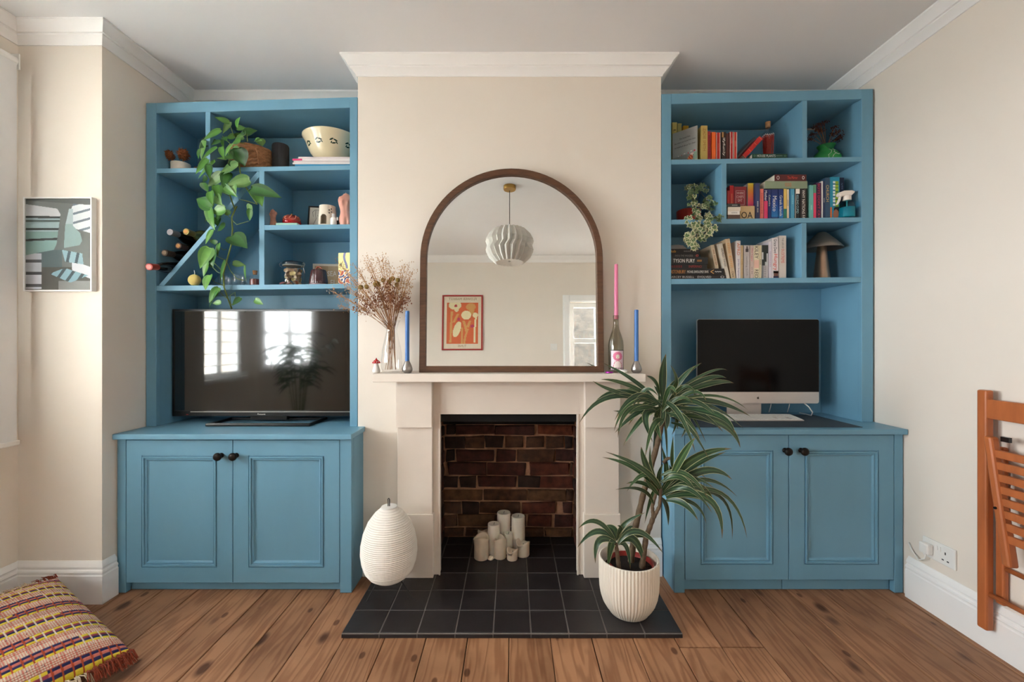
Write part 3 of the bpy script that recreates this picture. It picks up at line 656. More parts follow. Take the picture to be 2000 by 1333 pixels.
def cane(pts, r):
    pp = [P(x, y, d) for x, y, d in pts]; mb = MB(); dense = []; rr = []
    for a, b in zip(pp, pp[1:]):
        for i in range(6): dense.append(a.lerp(b, i / 6))
    dense.append(pp[-1]); rr = [r * (1 + (.1 if i % 2 else -.06)) * (1 - .25 * i / len(dense)) for i in range(len(dense))]
    part('cane', mb.tube(dense, rr, 10), M_CANE, dr, smooth=True)
cane([(1231, 1112, 1.93), (1239, 1040, 1.94), (1258, 960, 1.94), (1283, 872, 1.93), (1296, 815, 1.92)], .014)
cane([(1253, 1114, 1.88), (1262, 1050, 1.88), (1276, 1012, 1.88)], .0125)
cane([(1276, 1013, 1.88), (1274, 990, 1.88), (1284, 955, 1.88)], .008); cane([(1276, 1014, 1.88), (1288, 990, 1.87), (1291, 955, 1.87)], .008)
cane([(1296, 905, 1.93), (1303, 897, 1.92), (1316, 895, 1.91)], .008)
cane([(1209, 1114, 1.86), (1206, 1085, 1.86), (1203, 1062, 1.86)], .010)
GREENS = [((74, 104, 62), (46, 76, 46)), ((84, 114, 66), (52, 82, 50)), ((62, 94, 60), (40, 68, 46))]
def strap_leaf(parent, b, m, t, w, rng, name='leaf', edge=(190, 194, 146)):
    b, m, t = Vector(b), Vector(m), Vector(t); c = m * 2 - (b + t) / 2; NS = 12; mb = MB(); vs = []; cs = []; fs = []
    g1, g2 = rng.choice(GREENS); nrm = Vector((rng.uniform(-.35, .35), -1, rng.uniform(.25, .9))).normalized()
    for i in range(NS + 1):
        s = i / NS; p = b * (1 - s) ** 2 + c * 2 * s * (1 - s) + t * s * s; tg = (c - b) * (2 * (1 - s)) + (t - c) * (2 * s)
        tg.normalize(); sd = tg.cross(nrm)
        if sd.length < .2: sd = tg.cross(Vector((.3, -.3, 1)))
        sd.normalize(); up = sd.cross(tg); ww = w * .5 * (min(1, .35 + s * 2.2) * (1 - max(0, (s - .45) / .55) ** 1.6) + .02)
        for k, q in enumerate((-1, -.88, -.2, .2, .88, 1)):
            vs.append(p + sd * (ww * q) + up * (abs(q) * ww * .32))
    cols = [edge, g2, g1, g2, edge]
    for i in range(NS):
        for k in range(5): fs.append((i * 6 + k, i * 6 + k + 1, i * 6 + k + 7, i * 6 + k + 6)); cs.append(cols[k] if i < NS - 1 else (110, 96, 60))
    mb.add(vs, fs, 0, cs); return part(name, mb, M_LEAF, parent, smooth=True)
Z5 = lambda x, y: (1120 + .18 * x, 690 + .18 * y); Z6 = lambda x, y: (1120 + .195 * x, 860 + .195 * y)
H1 = [(970,520,960,250,1005,10,110),(1040,480,1180,280,1320,140,60),(1050,450,1230,230,1390,110,40),(1060,430,1110,300,1050,130,60),(1060,450,1450,220,1670,190,32),(1120,440,1450,280,1660,275,60),(1130,460,1500,330,1740,330,70),(1060,500,1200,370,1330,440,50),
 (1100,520,1550,470,1890,620,36),(1100,560,1500,530,1920,690,80),(1100,600,1450,570,1850,830,50),(1150,680,1600,770,1810,1030,120),(1150,600,1560,680,1750,880,90),(1060,540,1110,620,1130,830,70),(1150,600,1240,740,1170,920,64),(960,560,970,700,920,820,60),
 (900,520,650,300,320,110,52),(880,500,560,340,300,290,56),(860,520,450,420,210,305,52),(880,540,480,430,190,600,80),(880,560,400,480,65,760,64),(880,560,620,540,440,850,62),(700,560,790,400,920,470,54),(860,600,600,620,480,920,60),(870,640,660,645,430,630,55),
 (900,640,780,690,860,970,84),(880,700,900,800,960,960,60),(930,450,880,320,790,250,80),(1050,600,1110,720,1070,890,56),(1060,760,1250,830,1370,940,58),(930,470,900,380,880,380,60),(1000,520,1060,380,1160,260,70),(1020,560,1180,470,1330,400,60),(920,560,760,470,640,590,56),(960,600,900,690,930,800,60),(1000,620,1020,720,1010,840,60),(1080,560,1300,430,1440,520,60),(880,520,720,420,560,400,60),(900,600,740,600,600,660,60)]
H2 = [(880,520,700,300,320,120,60),(870,540,640,300,290,175,60),(850,520,720,250,680,70,84),(860,480,780,300,770,60,50),(860,560,700,440,530,440,54),(800,640,680,500,420,500,40),(900,500,1200,190,1590,90,92),(900,500,1150,290,1530,120,84),(900,520,1060,330,1260,290,90),(940,520,1300,310,1590,400,84),
 (930,560,1300,400,1640,570,50),(930,580,1250,470,1430,740,80),(930,580,1350,600,1490,990,88),(950,580,1450,560,1590,1000,48),(950,560,1480,540,1740,990,52),(930,610,1100,640,1250,810,66),(940,600,1200,640,1330,840,44),(870,580,930,680,950,860,64),(960,420,1100,150,1220,-20,76),(990,300,985,150,1000,-40,44),(900,480,930,300,880,60,60),(880,540,850,380,900,240,60),(900,540,1000,400,1130,330,70),(920,560,1120,450,1340,500,64),(860,560,780,470,720,400,50),(940,580,1180,560,1380,640,60),(880,500,960,360,960,250,60)]
H3 = [(420,1010,230,820,50,890,54),(410,1020,230,920,40,1080,66),(420,1030,260,1010,220,1240,74),(420,1040,375,1060,345,1300,84),(430,1000,400,900,320,860,84),(440,1000,510,850,720,730,50),(450,1020,540,900,600,870,44),(450,1040,650,920,900,1140,64),(450,1040,610,1010,720,1290,90),(450,1050,530,1080,570,1300,56),(430,1010,470,900,440,860,50),(440,1030,600,960,760,990,56)]
rl = random.Random(11)
for lst, Z, s, d0, dd in ((H1, Z5, .18, 1.92, .16), (H2, Z6, .195, 1.88, .13), (H3, Z6, .195, 1.86, .06)):
    for (bx, by, mx_, my, tx, ty, w) in lst:
        k = rl.uniform(-1, .75) * dd
        strap_leaf(dr, P(*Z(bx, by), d0 + k * .08), P(*Z(mx_, my), d0 + k * .6), P(*Z(tx, ty), d0 + k), w * s * d0 / FPX * .9, rl)
for (cx_, cy_, d0, R_, n) in ((1293, 805, 1.92, 130, 20), (1292, 950, 1.88, 110, 8)):
    for i in range(n):
        a = rl.uniform(0, 2 * math.pi); k = rl.uniform(-1, .6) * .16; L0 = R_ * rl.uniform(.55, 1.0); ex, ey = cx_ + math.cos(a) * L0, cy_ - math.sin(a) * L0 * .6 + rl.uniform(10, 60)
        strap_leaf(dr, P(cx_ + rl.uniform(-6, 6), cy_ + rl.uniform(-25, 20), d0 + .05 * k), P((cx_ + ex) / 2, (cy_ + ey) / 2 - rl.uniform(15, 40), d0 + k * .6), P(ex, ey, d0 + k), rl.uniform(8, 12) * d0 / FPX, rl)
# ================================================================ mantel ornaments
def mz(d): return MZ + .0006
dM = 2.135
def lathe_at(px, d, z, prof, seg=28): return MB().lathe(prof, (PX(px, d), d, z), seg)
mu = thing('mushroom_ornament', 'tiny white ornament with a red spotted toadstool cap on the mantel', 'ornament', (PX(735, 2.11), 2.11, MZ))
part('body', lathe_at(735, 2.11, mz(0), [(.016, 0), (.0185, .004), (.0185, .012), (.013, .028), (.009, .042), (.008, .048)]), mat('glazed_white', (236, 232, 226), .25, var=.02), mu, smooth=True)
part('cap', lathe_at(735, 2.11, MZ + .046, [(.004, 0), (.019, .001), (.0195, .004), (.014, .012), (.006, .017), (.003, .022), (.001, .027)]), mat('glazed_red', (178, 28, 30), .25, var=.05), mu, smooth=True)
for a, r_, z_ in ((-1.9, .0165, .053), (-1.2, .017, .053), (-1.57, .0105, .0585), (-2.5, .016, .054), (-.7, .016, .054), (-2.2, .011, .0575), (-.95, .011, .0575)):
    part('spot', MB().ball((PX(735, 2.11) + r_ * math.cos(a), 2.11 + r_ * math.sin(a), MZ + z_), .0023, seg=8, rings=5), M_WHITE, mu, smooth=True)
vx = PX(765, dM); S_ = dM / FPX
vase = solo('glass_vase', MB().lathe([(.035, .0), (.045, .003), (.050, .02), (.0505, .06), (.046, .11), (.034, .165), (.0265, .20), (.027, .215), (.034, .24), (.042, .256), (.0405, .2555), (.032, .239), (.0248, .214), (.0245, .20), (.032, .165), (.044, .11), (.0485, .06), (.048, .02), (.043, .007), (.001, .006)], (vx, dM, mz(0)), 40, cap1=False), M_GLASS, 'clear glass bottle vase holding the dried flowers on the mantel', 'vase', smooth=True)
bq = thing('dried_flower_bunch', 'bunch of brown dried grasses and seed heads in the glass vase', 'dried flowers', (vx, dM, MZ + .012))
M_STEM = mat('dried_stem', (168, 122, 82), .85, var=.3, scale=60); M_SPRAY = mat('dried_spray', (206, 160, 108), .85, var=.35, scale=90)
rb_ = random.Random(5); spr = MB(); darks = MB()
tips = [(642,567),(652,572),(660,545),(668,520),(655,508),(676,535),(690,515),(672,560),(684,590),(664,598),(686,545),(700,530),(712,506),(718,500),(724,520),(738,502),(746,498),(752,508),(760,512),(768,530),(786,520),(792,516),(800,512),(806,530),(798,545),(802,560),(780,540),(730,545),(742,560),(756,548),(772,560),(790,575),(700,575),(690,600),(712,590),(728,580),(748,575),(764,572),(782,590),(796,585)]
for i, (tx, ty) in enumerate(tips):
    d = dM + rb_.uniform(-.07, .06); b = Vector((vx + rb_.uniform(-.03, .03), dM + rb_.uniform(-.03, .03), MZ + .015)); nk = Vector((vx + rb_.uniform(-.014, .014), dM + rb_.uniform(-.014, .014), MZ + .205)); t = P(tx, ty, d)
    md = nk.lerp(t, .5) + Vector((0, 0, .02)); pts = [b, nk, md, t] if i % 3 == 0 else [nk - Vector((0, 0, .03 + .02 * (i % 4))), nk, md, t]
    part('stem', MB().tube(pts, [.0011, .0013, .0012, .0006], 5), M_STEM, bq)
    n = 60 if i < 27 else 70; tgt = spr if i < 27 else darks
    for j in range(n):
        s = rb_.uniform(.15, 1.02); p = md.lerp(t, s) + Vector((rb_.gauss(0, .012), rb_.gauss(0, .012), rb_.gauss(0, .012))) * (1.35 - .5 * s)
        r = rb_.uniform(.0012, .0027) * (1 if i < 27 else 1.5); tgt.add([p + Vector(q) * r for q in ((1, 0, 0), (-1, 0, 0), (0, 1, 0), (0, -1, 0), (0, 0, 1.4), (0, 0, -1.4))], [(0, 2, 4), (2, 1, 4), (1, 3, 4), (3, 0, 4), (2, 0, 5), (1, 2, 5), (3, 1, 5), (0, 3, 5)])
        a = md.lerp(t, max(0, s - .12)); tgt.add([a, a + Vector((.0006, 0, .0004)), p], [(0, 1, 2)])
part('seed_spray', spr, M_SPRAY, bq, stuff=True); part('flower_cluster', darks, mat('dried_heads', (152, 100, 68), .9, var=.4, scale=80), bq, stuff=True)
M_BILLY = mat('billy_button', (148, 122, 60), .9, var=.35, scale=220, bump=1, bscale=300)
for bx, by in ((705,562),(716,561),(735,553),(738,556),(748,548),(760,551),(767,545),(777,548),(775,557),(733,556)):
    c = P(bx, by, dM - .02 + rb_.uniform(-.03, .02)); part('flower_head', MB().ball(c, .0115, seg=14, rings=9), M_BILLY, bq, smooth=True)
    part('stem', MB().tube([(vx, dM, MZ + .2), Vector((vx, dM, MZ + .2)).lerp(c, .5), c], .0012, 5), M_STEM, bq)
HOLD = [(.012, 0), (.019, .002), (.0245, .012), (.025, .02), (.021, .034), (.015, .048), (.0115, .056), (.0108, .057), (.0105, .05), (.001, .05)]
def holder(px, d, lab): return solo('candle_holder', lathe_at(px, d, mz(0), HOLD, 36), M_STEEL, lab, 'candle holder', 'steel teardrop candle holders', smooth=True)
M_BWAX = mat('blue_wax', (58, 112, 178), .45, var=.06, sss=.1); M_PWAX = mat('pink_wax', (232, 132, 168), .45, var=.05, sss=.15)
def taper(px, d, z0, z1, r0, r1, m, lab):
    t = thing('taper_candle', lab, 'candle', (PX(px, d), d, z0)); part('wax', MB().lathe([(r0, 0), (r0, .002), (r1, z1 - z0 - .002), (r1 * .8, z1 - z0)], (PX(px, d), d, z0), 24), m, t, auto=.7)
    part('wick', MB().tube([(PX(px, d), d, z1 - .001), (PX(px, d) + .001, d, z1 + .005)], .0009, 5), M_WINK, t)
holder(795.5, 2.10, 'steel teardrop candle holder left of the mirror'); taper(795.5, 2.10, MZ + .052, PZ(608, 2.10), .0102, .0098, M_BWAX, 'blue dinner candle left of the mirror')
holder(1243, 2.10, 'steel teardrop candle holder at the right end of the mantel'); taper(1243, 2.10, MZ + .052, PZ(606, 2.10), .0102, .0098, M_BWAX, 'blue dinner candle at the right end of the mantel')
wx, wd = PX(1203, 2.14), 2.14
wb = thing('wine_bottle', 'empty clear wine bottle with a pink portrait label used as a candle stick', 'bottle', (wx, wd, MZ))
part('glass', MB().lathe([(.030, 0), (.036, .003), (.0375, .012), (.0375, .13), (.035, .155), (.026, .185), (.017, .21), (.0135, .235), (.013, .265), (.0145, .267), (.0145, .279), (.0125, .28), (.011, .279), (.011, .235), (.015, .21), (.024, .185), (.033, .155), (.0355, .13), (.0355, .015), (.001, .012)], (wx, wd, mz(0)), 40, cap1=False), M_GREENGLASS, wb, smooth=True)
lab_ = MB(); NA, NZ_ = 26, 36
def label_col(u, v):
    if u < .05 or u > .95 or v < .04 or v > .96: return (30, 26, 34)
    if v < .14: return (232, 206, 214) if int(u * 22) % 2 else (60, 40, 60)
    if ell(u, v, .5, .68, .12, .10):
        if ell(u, v, .45, .70, .03, .02) or ell(u, v, .55, .70, .03, .02): return (30, 50, 50)
        if ell(u, v, .5, .63, .035, .012): return (190, 50, 60)
        return (240, 228, 214)
    if ell(u, v, .5, .70, .33, .22): return (222, 120, 156)
    if ell(u, v, .5, .22, .30, .26) or (abs(u - .5) < .06 and .4 < v < .62): return (238, 222, 220) if not (.27 ** 2 < ((u - .5) / 1) ** 2 + ((v - .22) / .9) ** 2 < .3 ** 2) else (200, 70, 110)
    return (236, 214, 224)
vs = []; fs = []; cs = []
for j in range(NZ_ + 1):
    for i in range(NA + 1):
        a = -math.pi / 2 - .95 + 1.9 * i / NA; vs.append((wx + .0379 * math.cos(a), wd + .0379 * math.sin(a), MZ + .012 + .098 * j / NZ_))
for j in range(NZ_):
    for i in range(NA): q = j * (NA + 1) + i; fs.append((q, q + 1, q + NA + 2, q + NA + 1)); cs.append(label_col((i + .5) / NA, (j + .5) / NZ_))
part('label', lab_.add(vs, fs, 0, cs), M_ATTR, wb, smooth=True)
taper(1203.5, 2.14, MZ + .262, PZ(517, 2.14), .0100, .0085, M_PWAX, 'pink dinner candle standing in the wine bottle')
solo('bottle_cap', lathe_at(1190, 2.09, mz(0), [(.017, 0), (.0185, .001), (.0185, .006), (.017, .0075), (.001, .0075)], 32), mat('purple_metal', (150, 22, 140), .3, metal=.5), 'shiny purple lid lying on the mantel by the mirror', 'lid', auto=.6)
solo('tealight_dish', lathe_at(1217, 2.10, mz(0), [(.016, 0), (.0195, .002), (.021, .016), (.0195, .0165), (.018, .006), (.001, .005)], 32), mat('glazed_white2', (236, 233, 228), .3), 'small white round dish beside the wine bottle', 'dish', smooth=True)
# ================================================================ television
TD = 2.33; tx0, tx1, tz0, tz1 = -1.82, -.845, .797, 1.371
tv = thing('television', 'wide black flat-screen television on the left worktop', 'television', (-1.33, TD, WTL))
part('bezel', MB().ring(tx0, tx1, tz0, tz1, [(.004, .05), (0, .04), (0, .002), (.002, 0), (.011, 0), (.0115, .003)], TD, fill=False).box(tx0 + .012, tx1 - .012, TD, TD + .003, tz0 + .011, tz0 + .03).box(tx0 + .004, tx1 - .004, TD + .02, TD + .05, tz0 + .004, tz1 - .004), M_BLACK, tv)
scr = mat('tv_screen', (9, 9, 9), .07, var=.02, spec=.9, coat=.6); part('screen', MB().box(tx0 + .011, tx1 - .011, TD + .003, TD + .006, tz0 + .029, tz1 - .011), scr, tv)
part('chrome_strip', MB().box(tx0 + .1, tx1 - .01, TD - .003, TD + .002, tz0 + .022, tz0 + .026), M_STEEL, tv)
text('Panasonic', (PX(511, TD), TD - .0004, tz0 + .0115), RIGHT, UP, .042, .008, M_WINK, tv)
part('indicator_light', MB().box(PX(364, TD), PX(368, TD), TD - .001, TD, tz0 + .008, tz0 + .011), mat('red_led', (170, 30, 24), .4), tv)
st = MB(); sx0, sx1, sy0, sy1 = PX(402, 2.235), PX(607, 2.235), 2.228, 2.44
st.box(sx0, sx1, sy0, sy0 + .022, WTL + .0008, WTL + .016)
st.prism([(sx1 - .02, WTL + .0008), (sx1 + .0, WTL + .0008), (sx1 + .0, WTL + .014), (sx1 - .02, WTL + .014)], sy0 + .02, sy1); st.prism([(sx0, WTL + .0008), (sx0 + .02, WTL + .0008), (sx0 + .02, WTL + .014), (sx0, WTL + .014)], sy0 + .02, sy1)
st.box(sx0, sx1, sy1 - .03, sy1, WTL + .0008, WTL + .013); part('stand', st, M_BLACK, tv, bevel=.004)
part('stand_neck', MB().box(-1.42, -1.22, TD + .03, TD + .06, WTL + .01, tz0 + .1), M_BLACK, tv, bevel=.003)
# ================================================================ desktop computer
ID = 2.375; ix0, ix1, iz0, iz1 = PX(1361.5, ID), PX(1599.5, ID), PZ(789, ID), PZ(624.5, ID)
M_ALU = mat('silver_aluminium', (206, 200, 196), .38, metal=.55, var=.03)
im = thing('desktop_computer', 'all-in-one desktop computer with black screen and silver chin', 'computer', ((ix0 + ix1) / 2, ID, WTR))
def rrect(x0, x1, z0, z1, r, n=6):
    return [(cx + r * math.cos(a), cz + r * math.sin(a)) for cx, cz, s in ((x1 - r, z0 + r, -math.pi / 2), (x1 - r, z1 - r, 0), (x0 + r, z1 - r, math.pi / 2), (x0 + r, z0 + r, math.pi)) for a in [s + math.pi / 2 * i / n for i in range(n + 1)]]
part('body', MB().prism(rrect(ix0, ix1, iz0, iz1, .012), ID, ID + .012), M_ALU, im); chz = PZ(766.5, ID)
part('screen', MB().prism([(ix0 + .001, chz), (ix1 - .001, chz)] + [p for p in rrect(ix0 + .001, ix1 - .001, iz0, iz1 - .001, .011) if p[1] > chz + .05], ID - .0012, ID), mat('computer_screen', (5, 5, 6), .12, var=.02, spec=.16), im)
part('camera_dot', MB().ball((PX(1480, ID), ID - .0012, iz1 - .012), .002, seg=8, rings=6), M_MATTE, im)
ax, az = PX(1480.5, ID), PZ(778, ID); ap = MB(); g = .0052
ol = [(0, .55), (.35, .75), (.75, .7), (1.0, .4), (.72, .05), (.74, -.35), (1.02, -.6), (.8, -1.05), (.45, -1.3), (.15, -1.18), (-.15, -1.18), (-.45, -1.3), (-.85, -.95), (-1.08, -.3), (-.98, .35), (-.6, .72), (-.25, .7)]
ap.prism([(ax + x * g, az + z * g) for x, z in ol][::-1], ID - .0016, ID); ap.prism([(ax + x * g, az + z * g) for x, z in [(.02, .85), (.1, 1.25), (.5, 1.55), (.42, 1.1)]][::-1], ID - .0016, ID)
part('logo', ap, M_INK, im, label='black apple-shaped logo')
part('stand', MB().prism([(-.095 + (ix0 + ix1) / 2 - .06, WTR + .004), (.095 + (ix0 + ix1) / 2 - .06, WTR + .004), (.095 + (ix0 + ix1) / 2 - .06, WTR + .18), (-.095 + (ix0 + ix1) / 2 - .06, WTR + .18)], ID + .03, ID + .036).box((ix0 + ix1) / 2 - .155, (ix0 + ix1) / 2 + .035, ID - .005, ID + .14, WTR + .004, WTR + .009), M_ALU, im, bevel=.001)
solo('desk_mat', MB().box(.86, 1.685, 2.09, 2.445, WTR + .0006, WTR + .003), mat('dark_felt', (52, 66, 78), .75, var=.1), 'dark blue-grey desk mat under the keyboard', 'desk mat', bevel=.001)
kb = thing('keyboard', 'white keyboard lying on the desk mat', 'keyboard', (PX(1480, 2.29), 2.29, WTR + .0035)); kx0, kx1 = PX(1388, 2.27), PX(1562, 2.27)
KM = Matrix.Translation((0, 2.235, WTR + .0038)) @ Matrix.Rotation(.09, 4, 'X'); kk = MB(); kk.M = KM; kk.box(kx0, kx1, 0, .118, 0, .006); part('case', kk, M_ALU, kb, bevel=.001)
kk = MB(); kk.M = KM; kw = (kx1 - kx0 - .008) / 21
for j in range(6):
    for i in range(21):
        if i in (15, 18) and j in (1, 2): continue
        kk.box(kx0 + .004 + i * kw + .001, kx0 + .004 + (i + 1) * kw - .001, .005 + j * .0183, .005 + j * .0183 + .0158, .006, .0085)
part('keys', kk, M_WHITE, kb, stuff=True)
for cxp, tp in ((1506, (1500, 792)), (1542, (1545, 792))):
    solo('computer_cable', MB().tube([P(cxp, 790, ID + .03), P(cxp - 1, 796, ID + .04), P(cxp - 4, 806, ID + .06)], .0022, 6), M_WHITE, 'thin white cable hanging behind the computer, %s' % ('near its centre' if cxp < 1520 else 'right of centre'), 'cable', smooth=True)
solo('power_lead', MB().tube([P(1570, 788, ID + .02), P(1580, 796, ID), P(1587, 806, ID - .01), (PX(1592, ID), ID + .03, WTR + .004), (PX(1590, ID), ID + .12, WTR + .004)], .0032, 8), M_WHITE, 'thicker white power lead leaving the computer at the right', 'cable', smooth=True)
# ================================================================ picture on the pier
fx0, fx1, fz0, fz1 = PX(50, 1.985), PX(183, 1.985), PZ(570, 1.985), PZ(387, 1.985)
pc = thing('framed_photograph', 'white-framed photograph of a boat cabin by the sea on the left pier', 'picture', ((fx0 + fx1) / 2, 1.99, fz0))
part('frame', MB().ring(fx0, fx1, fz0, fz1, [(0, .024), (0, 0), (.006, 0), (.006, .006)], 1.975, fill=False), mat('white_frame', (238, 237, 234), .35), pc)
def boat(u, v):  # the boat print, with the slatted window's reflection painted into its colours
    x, y = u, 1 - v
    C = (120, 122, 120)
    if y < .02 + .05 * x: C = (96, 98, 98)
    elif inpoly(x, y, [(.0, .06), (.48, .11), (.53, .17), (.47, .5), (.43, .56), (0, .62)]):
        C = (222, 218, 222) if y < .2 else ((90, 104, 100) if .235 < y < .255 else ((176, 196, 200) if y < .36 else (148, 178, 174)))
        if abs(y - .2 - .01 * x) < .012 or abs(y - .335) < .012 or abs(y - .455 + .03 * x) < .012: C = (70, 74, 74)
    elif inpoly(x, y, [(.66, .11), (.72, .11), (.72, .3), (.83, .38), (.86, .46), (.82, .51), (.58, .54), (.6, .3)]): C = (188, 202, 206) if y < .28 else (160, 182, 182)
    elif inpoly(x, y, [(.74, .02), (1, .0), (1, .38), (.66, .31), (.7, .1)]): C = (236, 236, 240) if int(y * 40 + x * 8) % 4 else (120, 130, 146)
    elif inpoly(x, y, [(.55, .56), (.86, .6), (.88, .72), (.6, .69)]): C = (168, 198, 210) if int((x * 1.0 + y * .3) * 22) % 3 else (66, 82, 94)
    elif inpoly(x, y, [(.36, .82), (.6, .76), (.95, .84), (.68, .92)]): C = (150, 186, 200) if int((x + y) * 18) % 3 else (70, 84, 92)
    elif inpoly(x, y, [(.70, .68), (1, .75), (1, .88), (.71, .80)]): C = (236, 232, 240)
    elif x < .24 - .0 * y and .60 < y < .99: C = (214, 212, 220) if int(y * 30) % 4 else (96, 94, 100)
    elif y > .9 and x > .5: C = (150, 148, 146)
    elif .56 < y < .75 and x < .55: C = (96, 112, 116)
    elif y > .75: C = (92, 86, 80)
    return C
part('print', paint(MB(), (fx0 + .0055, 1.980, fz0 + .0055), RIGHT, UP, fx1 - fx0 - .011, fz1 - fz0 - .011, 132, 180, boat), M_ATTR, pc)
part('glazing', MB().box(fx0 + .006, fx1 - .006, 1.977, 1.9785, fz0 + .006, fz1 - .006), M_PANE, pc)
# ================================================================ double socket, plug and lead on the right wall
s0 = 1.866 * FPX / 797; s1 = 1.866 * FPX / 870; so = thing('wall_socket', 'white double wall socket above the skirting beside the cupboard', 'socket', (XR, (s0 + s1) / 2, .24)); sz0 = .235; sz1 = sz0 + .086; ya, yb = s1, s1 + .146
part('plate', MB().box(XR - .009, XR - .0005, ya, yb, sz0, sz1), M_WHITE, so, bevel=.003)
for c in (ya + .042, ya + .104):
    part('switch_rocker', MB().box(XR - .013, XR - .009, c + (.018 if c < ya + .07 else -.03), c + (.030 if c < ya + .07 else -.018), sz0 + .052, sz0 + .072), M_WHITE, so, bevel=.001)
for dy, dz, w, h in ((.042, .052, .005, .011), (.031, .022, .009, .005), (.053, .022, .009, .005)):
    part('socket_hole', MB().box(XR - .0096, XR - .0088, ya + dy - w / 2, ya + dy + w / 2, sz0 + dz - h / 2, sz0 + dz + h / 2), M_INK, so)
pg = thing('mains_plug', 'white mains plug pushed into the far half of the socket', 'plug', (XR - .02, ya + .11, sz0 + .02))
part('body', MB().box(XR - .036, XR - .0095, ya + .092, ya + .138, sz0 + .018, sz0 + .066), M_WHITE, pg, bevel=.007)
part('lead', MB().tube([(XR - .024, ya + .115, sz0 + .02), (XR - .024, ya + .118, sz0 - .005), (XR - .022, ya + .15, sz0 - .03), (XR - .012, ya + .19, sz0 - .012), (XR - .006, 2.04, sz0 + .02)], .0032, 8), M_WHITE, pg, smooth=True)
# ================================================================ folding chair hung on the right wall
M_BEECH = mat('orange_beech', (186, 106, 58), .42, var=.22, scale=10, bump=.15, bscale=40, stretch=(4, 4, .6))
ch = thing('folding_chair', 'folded orange-brown wooden slatted chair hanging flat on the right wall', 'chair', (1.83, 1.45, .09))
def yw(px, X_): return X_ * FPX / (px - CX)
XP = 1.832
def post_(y, x0, x1, z0, z1, w=.036, lean=0, name='post'):
    part(name, MB().add([(x0, y - w / 2, z0), (x1, y - w / 2, z0), (x1, y + w / 2, z0), (x0, y + w / 2, z0), (x0, y - w / 2 + lean, z1), (x1, y - w / 2 + lean, z1), (x1, y + w / 2 + lean, z1), (x0, y + w / 2 + lean, z1)],
         [(0, 3, 2, 1), (4, 5, 6, 7), (0, 1, 5, 4), (1, 2, 6, 5), (2, 3, 7, 6), (3, 0, 4, 7)]), M_BEECH, ch, bevel=.006)
yA = 1.672; yB_ = 1.29
for y in (yA, yB_): post_(y, 1.803, 1.833, .095, 1.012)
sg = 1
for y, sgn in ((yA - .085, 1), (yB_ + .085, -1)):
    post_(y + .055 * sgn, 1.838, 1.860, .205, .80, .03, name='rear_leg')
    part('seat_rail', MB().add([(1.766, y - .015 + .034 * sgn, .845), (1.80, y - .015 + .034 * sgn, .845), (1.80, y + .015 + .034 * sgn, .845), (1.766, y + .015 + .034 * sgn, .845), (1.766, y - .015 - .030 * sgn, .39), (1.802, y - .015 - .030 * sgn, .39), (1.802, y + .015 - .030 * sgn, .39), (1.766, y + .015 - .030 * sgn, .39)],
         [(0, 1, 2, 3), (7, 6, 5, 4), (4, 5, 1, 0), (5, 6, 2, 1), (6, 7, 3, 2), (7, 4, 0, 3)]), M_BEECH, ch, bevel=.008)
part('back_rail', MB().box(1.806, 1.826, yB_, yA, .905, .978), M_BEECH, ch, bevel=.004)
for i in range(8): part('seat_slat', MB().box(1.774, 1.790, yB_ + .055 + i * .006, yA - .055 - i * .006, .80 - i * .0425 - .028, .80 - i * .0425), M_BEECH, ch, bevel=.003)
part('rung', MB().tube([(1.85, yB_ + .04, .345), (1.85, yA - .04, .345)], .009, 10), M_BEECH, ch, smooth=True); part('rung', MB().tube([(1.818, yB_, .235), (1.818, yA, .235)], .009, 10), M_BEECH, ch, smooth=True)
part('pivot_bolt', MB().tube([(1.762, yA - .083, .59), (1.768, yA - .083, .59)], .005, 8), M_BLACK, ch)
part('hinge', MB().box(1.80, 1.812, yA - .095, yA - .068, .83, .848), M_BLACK, ch)
wh = solo('wall_hook', MB().tube([(XR - .001, 1.48, .972), (1.826, 1.48, .972), (1.8, 1.48, .975), (1.796, 1.48, .99)], .004, 8), M_STEEL, 'small steel hook on the right wall carrying the folding chair', 'hook', smooth=True)
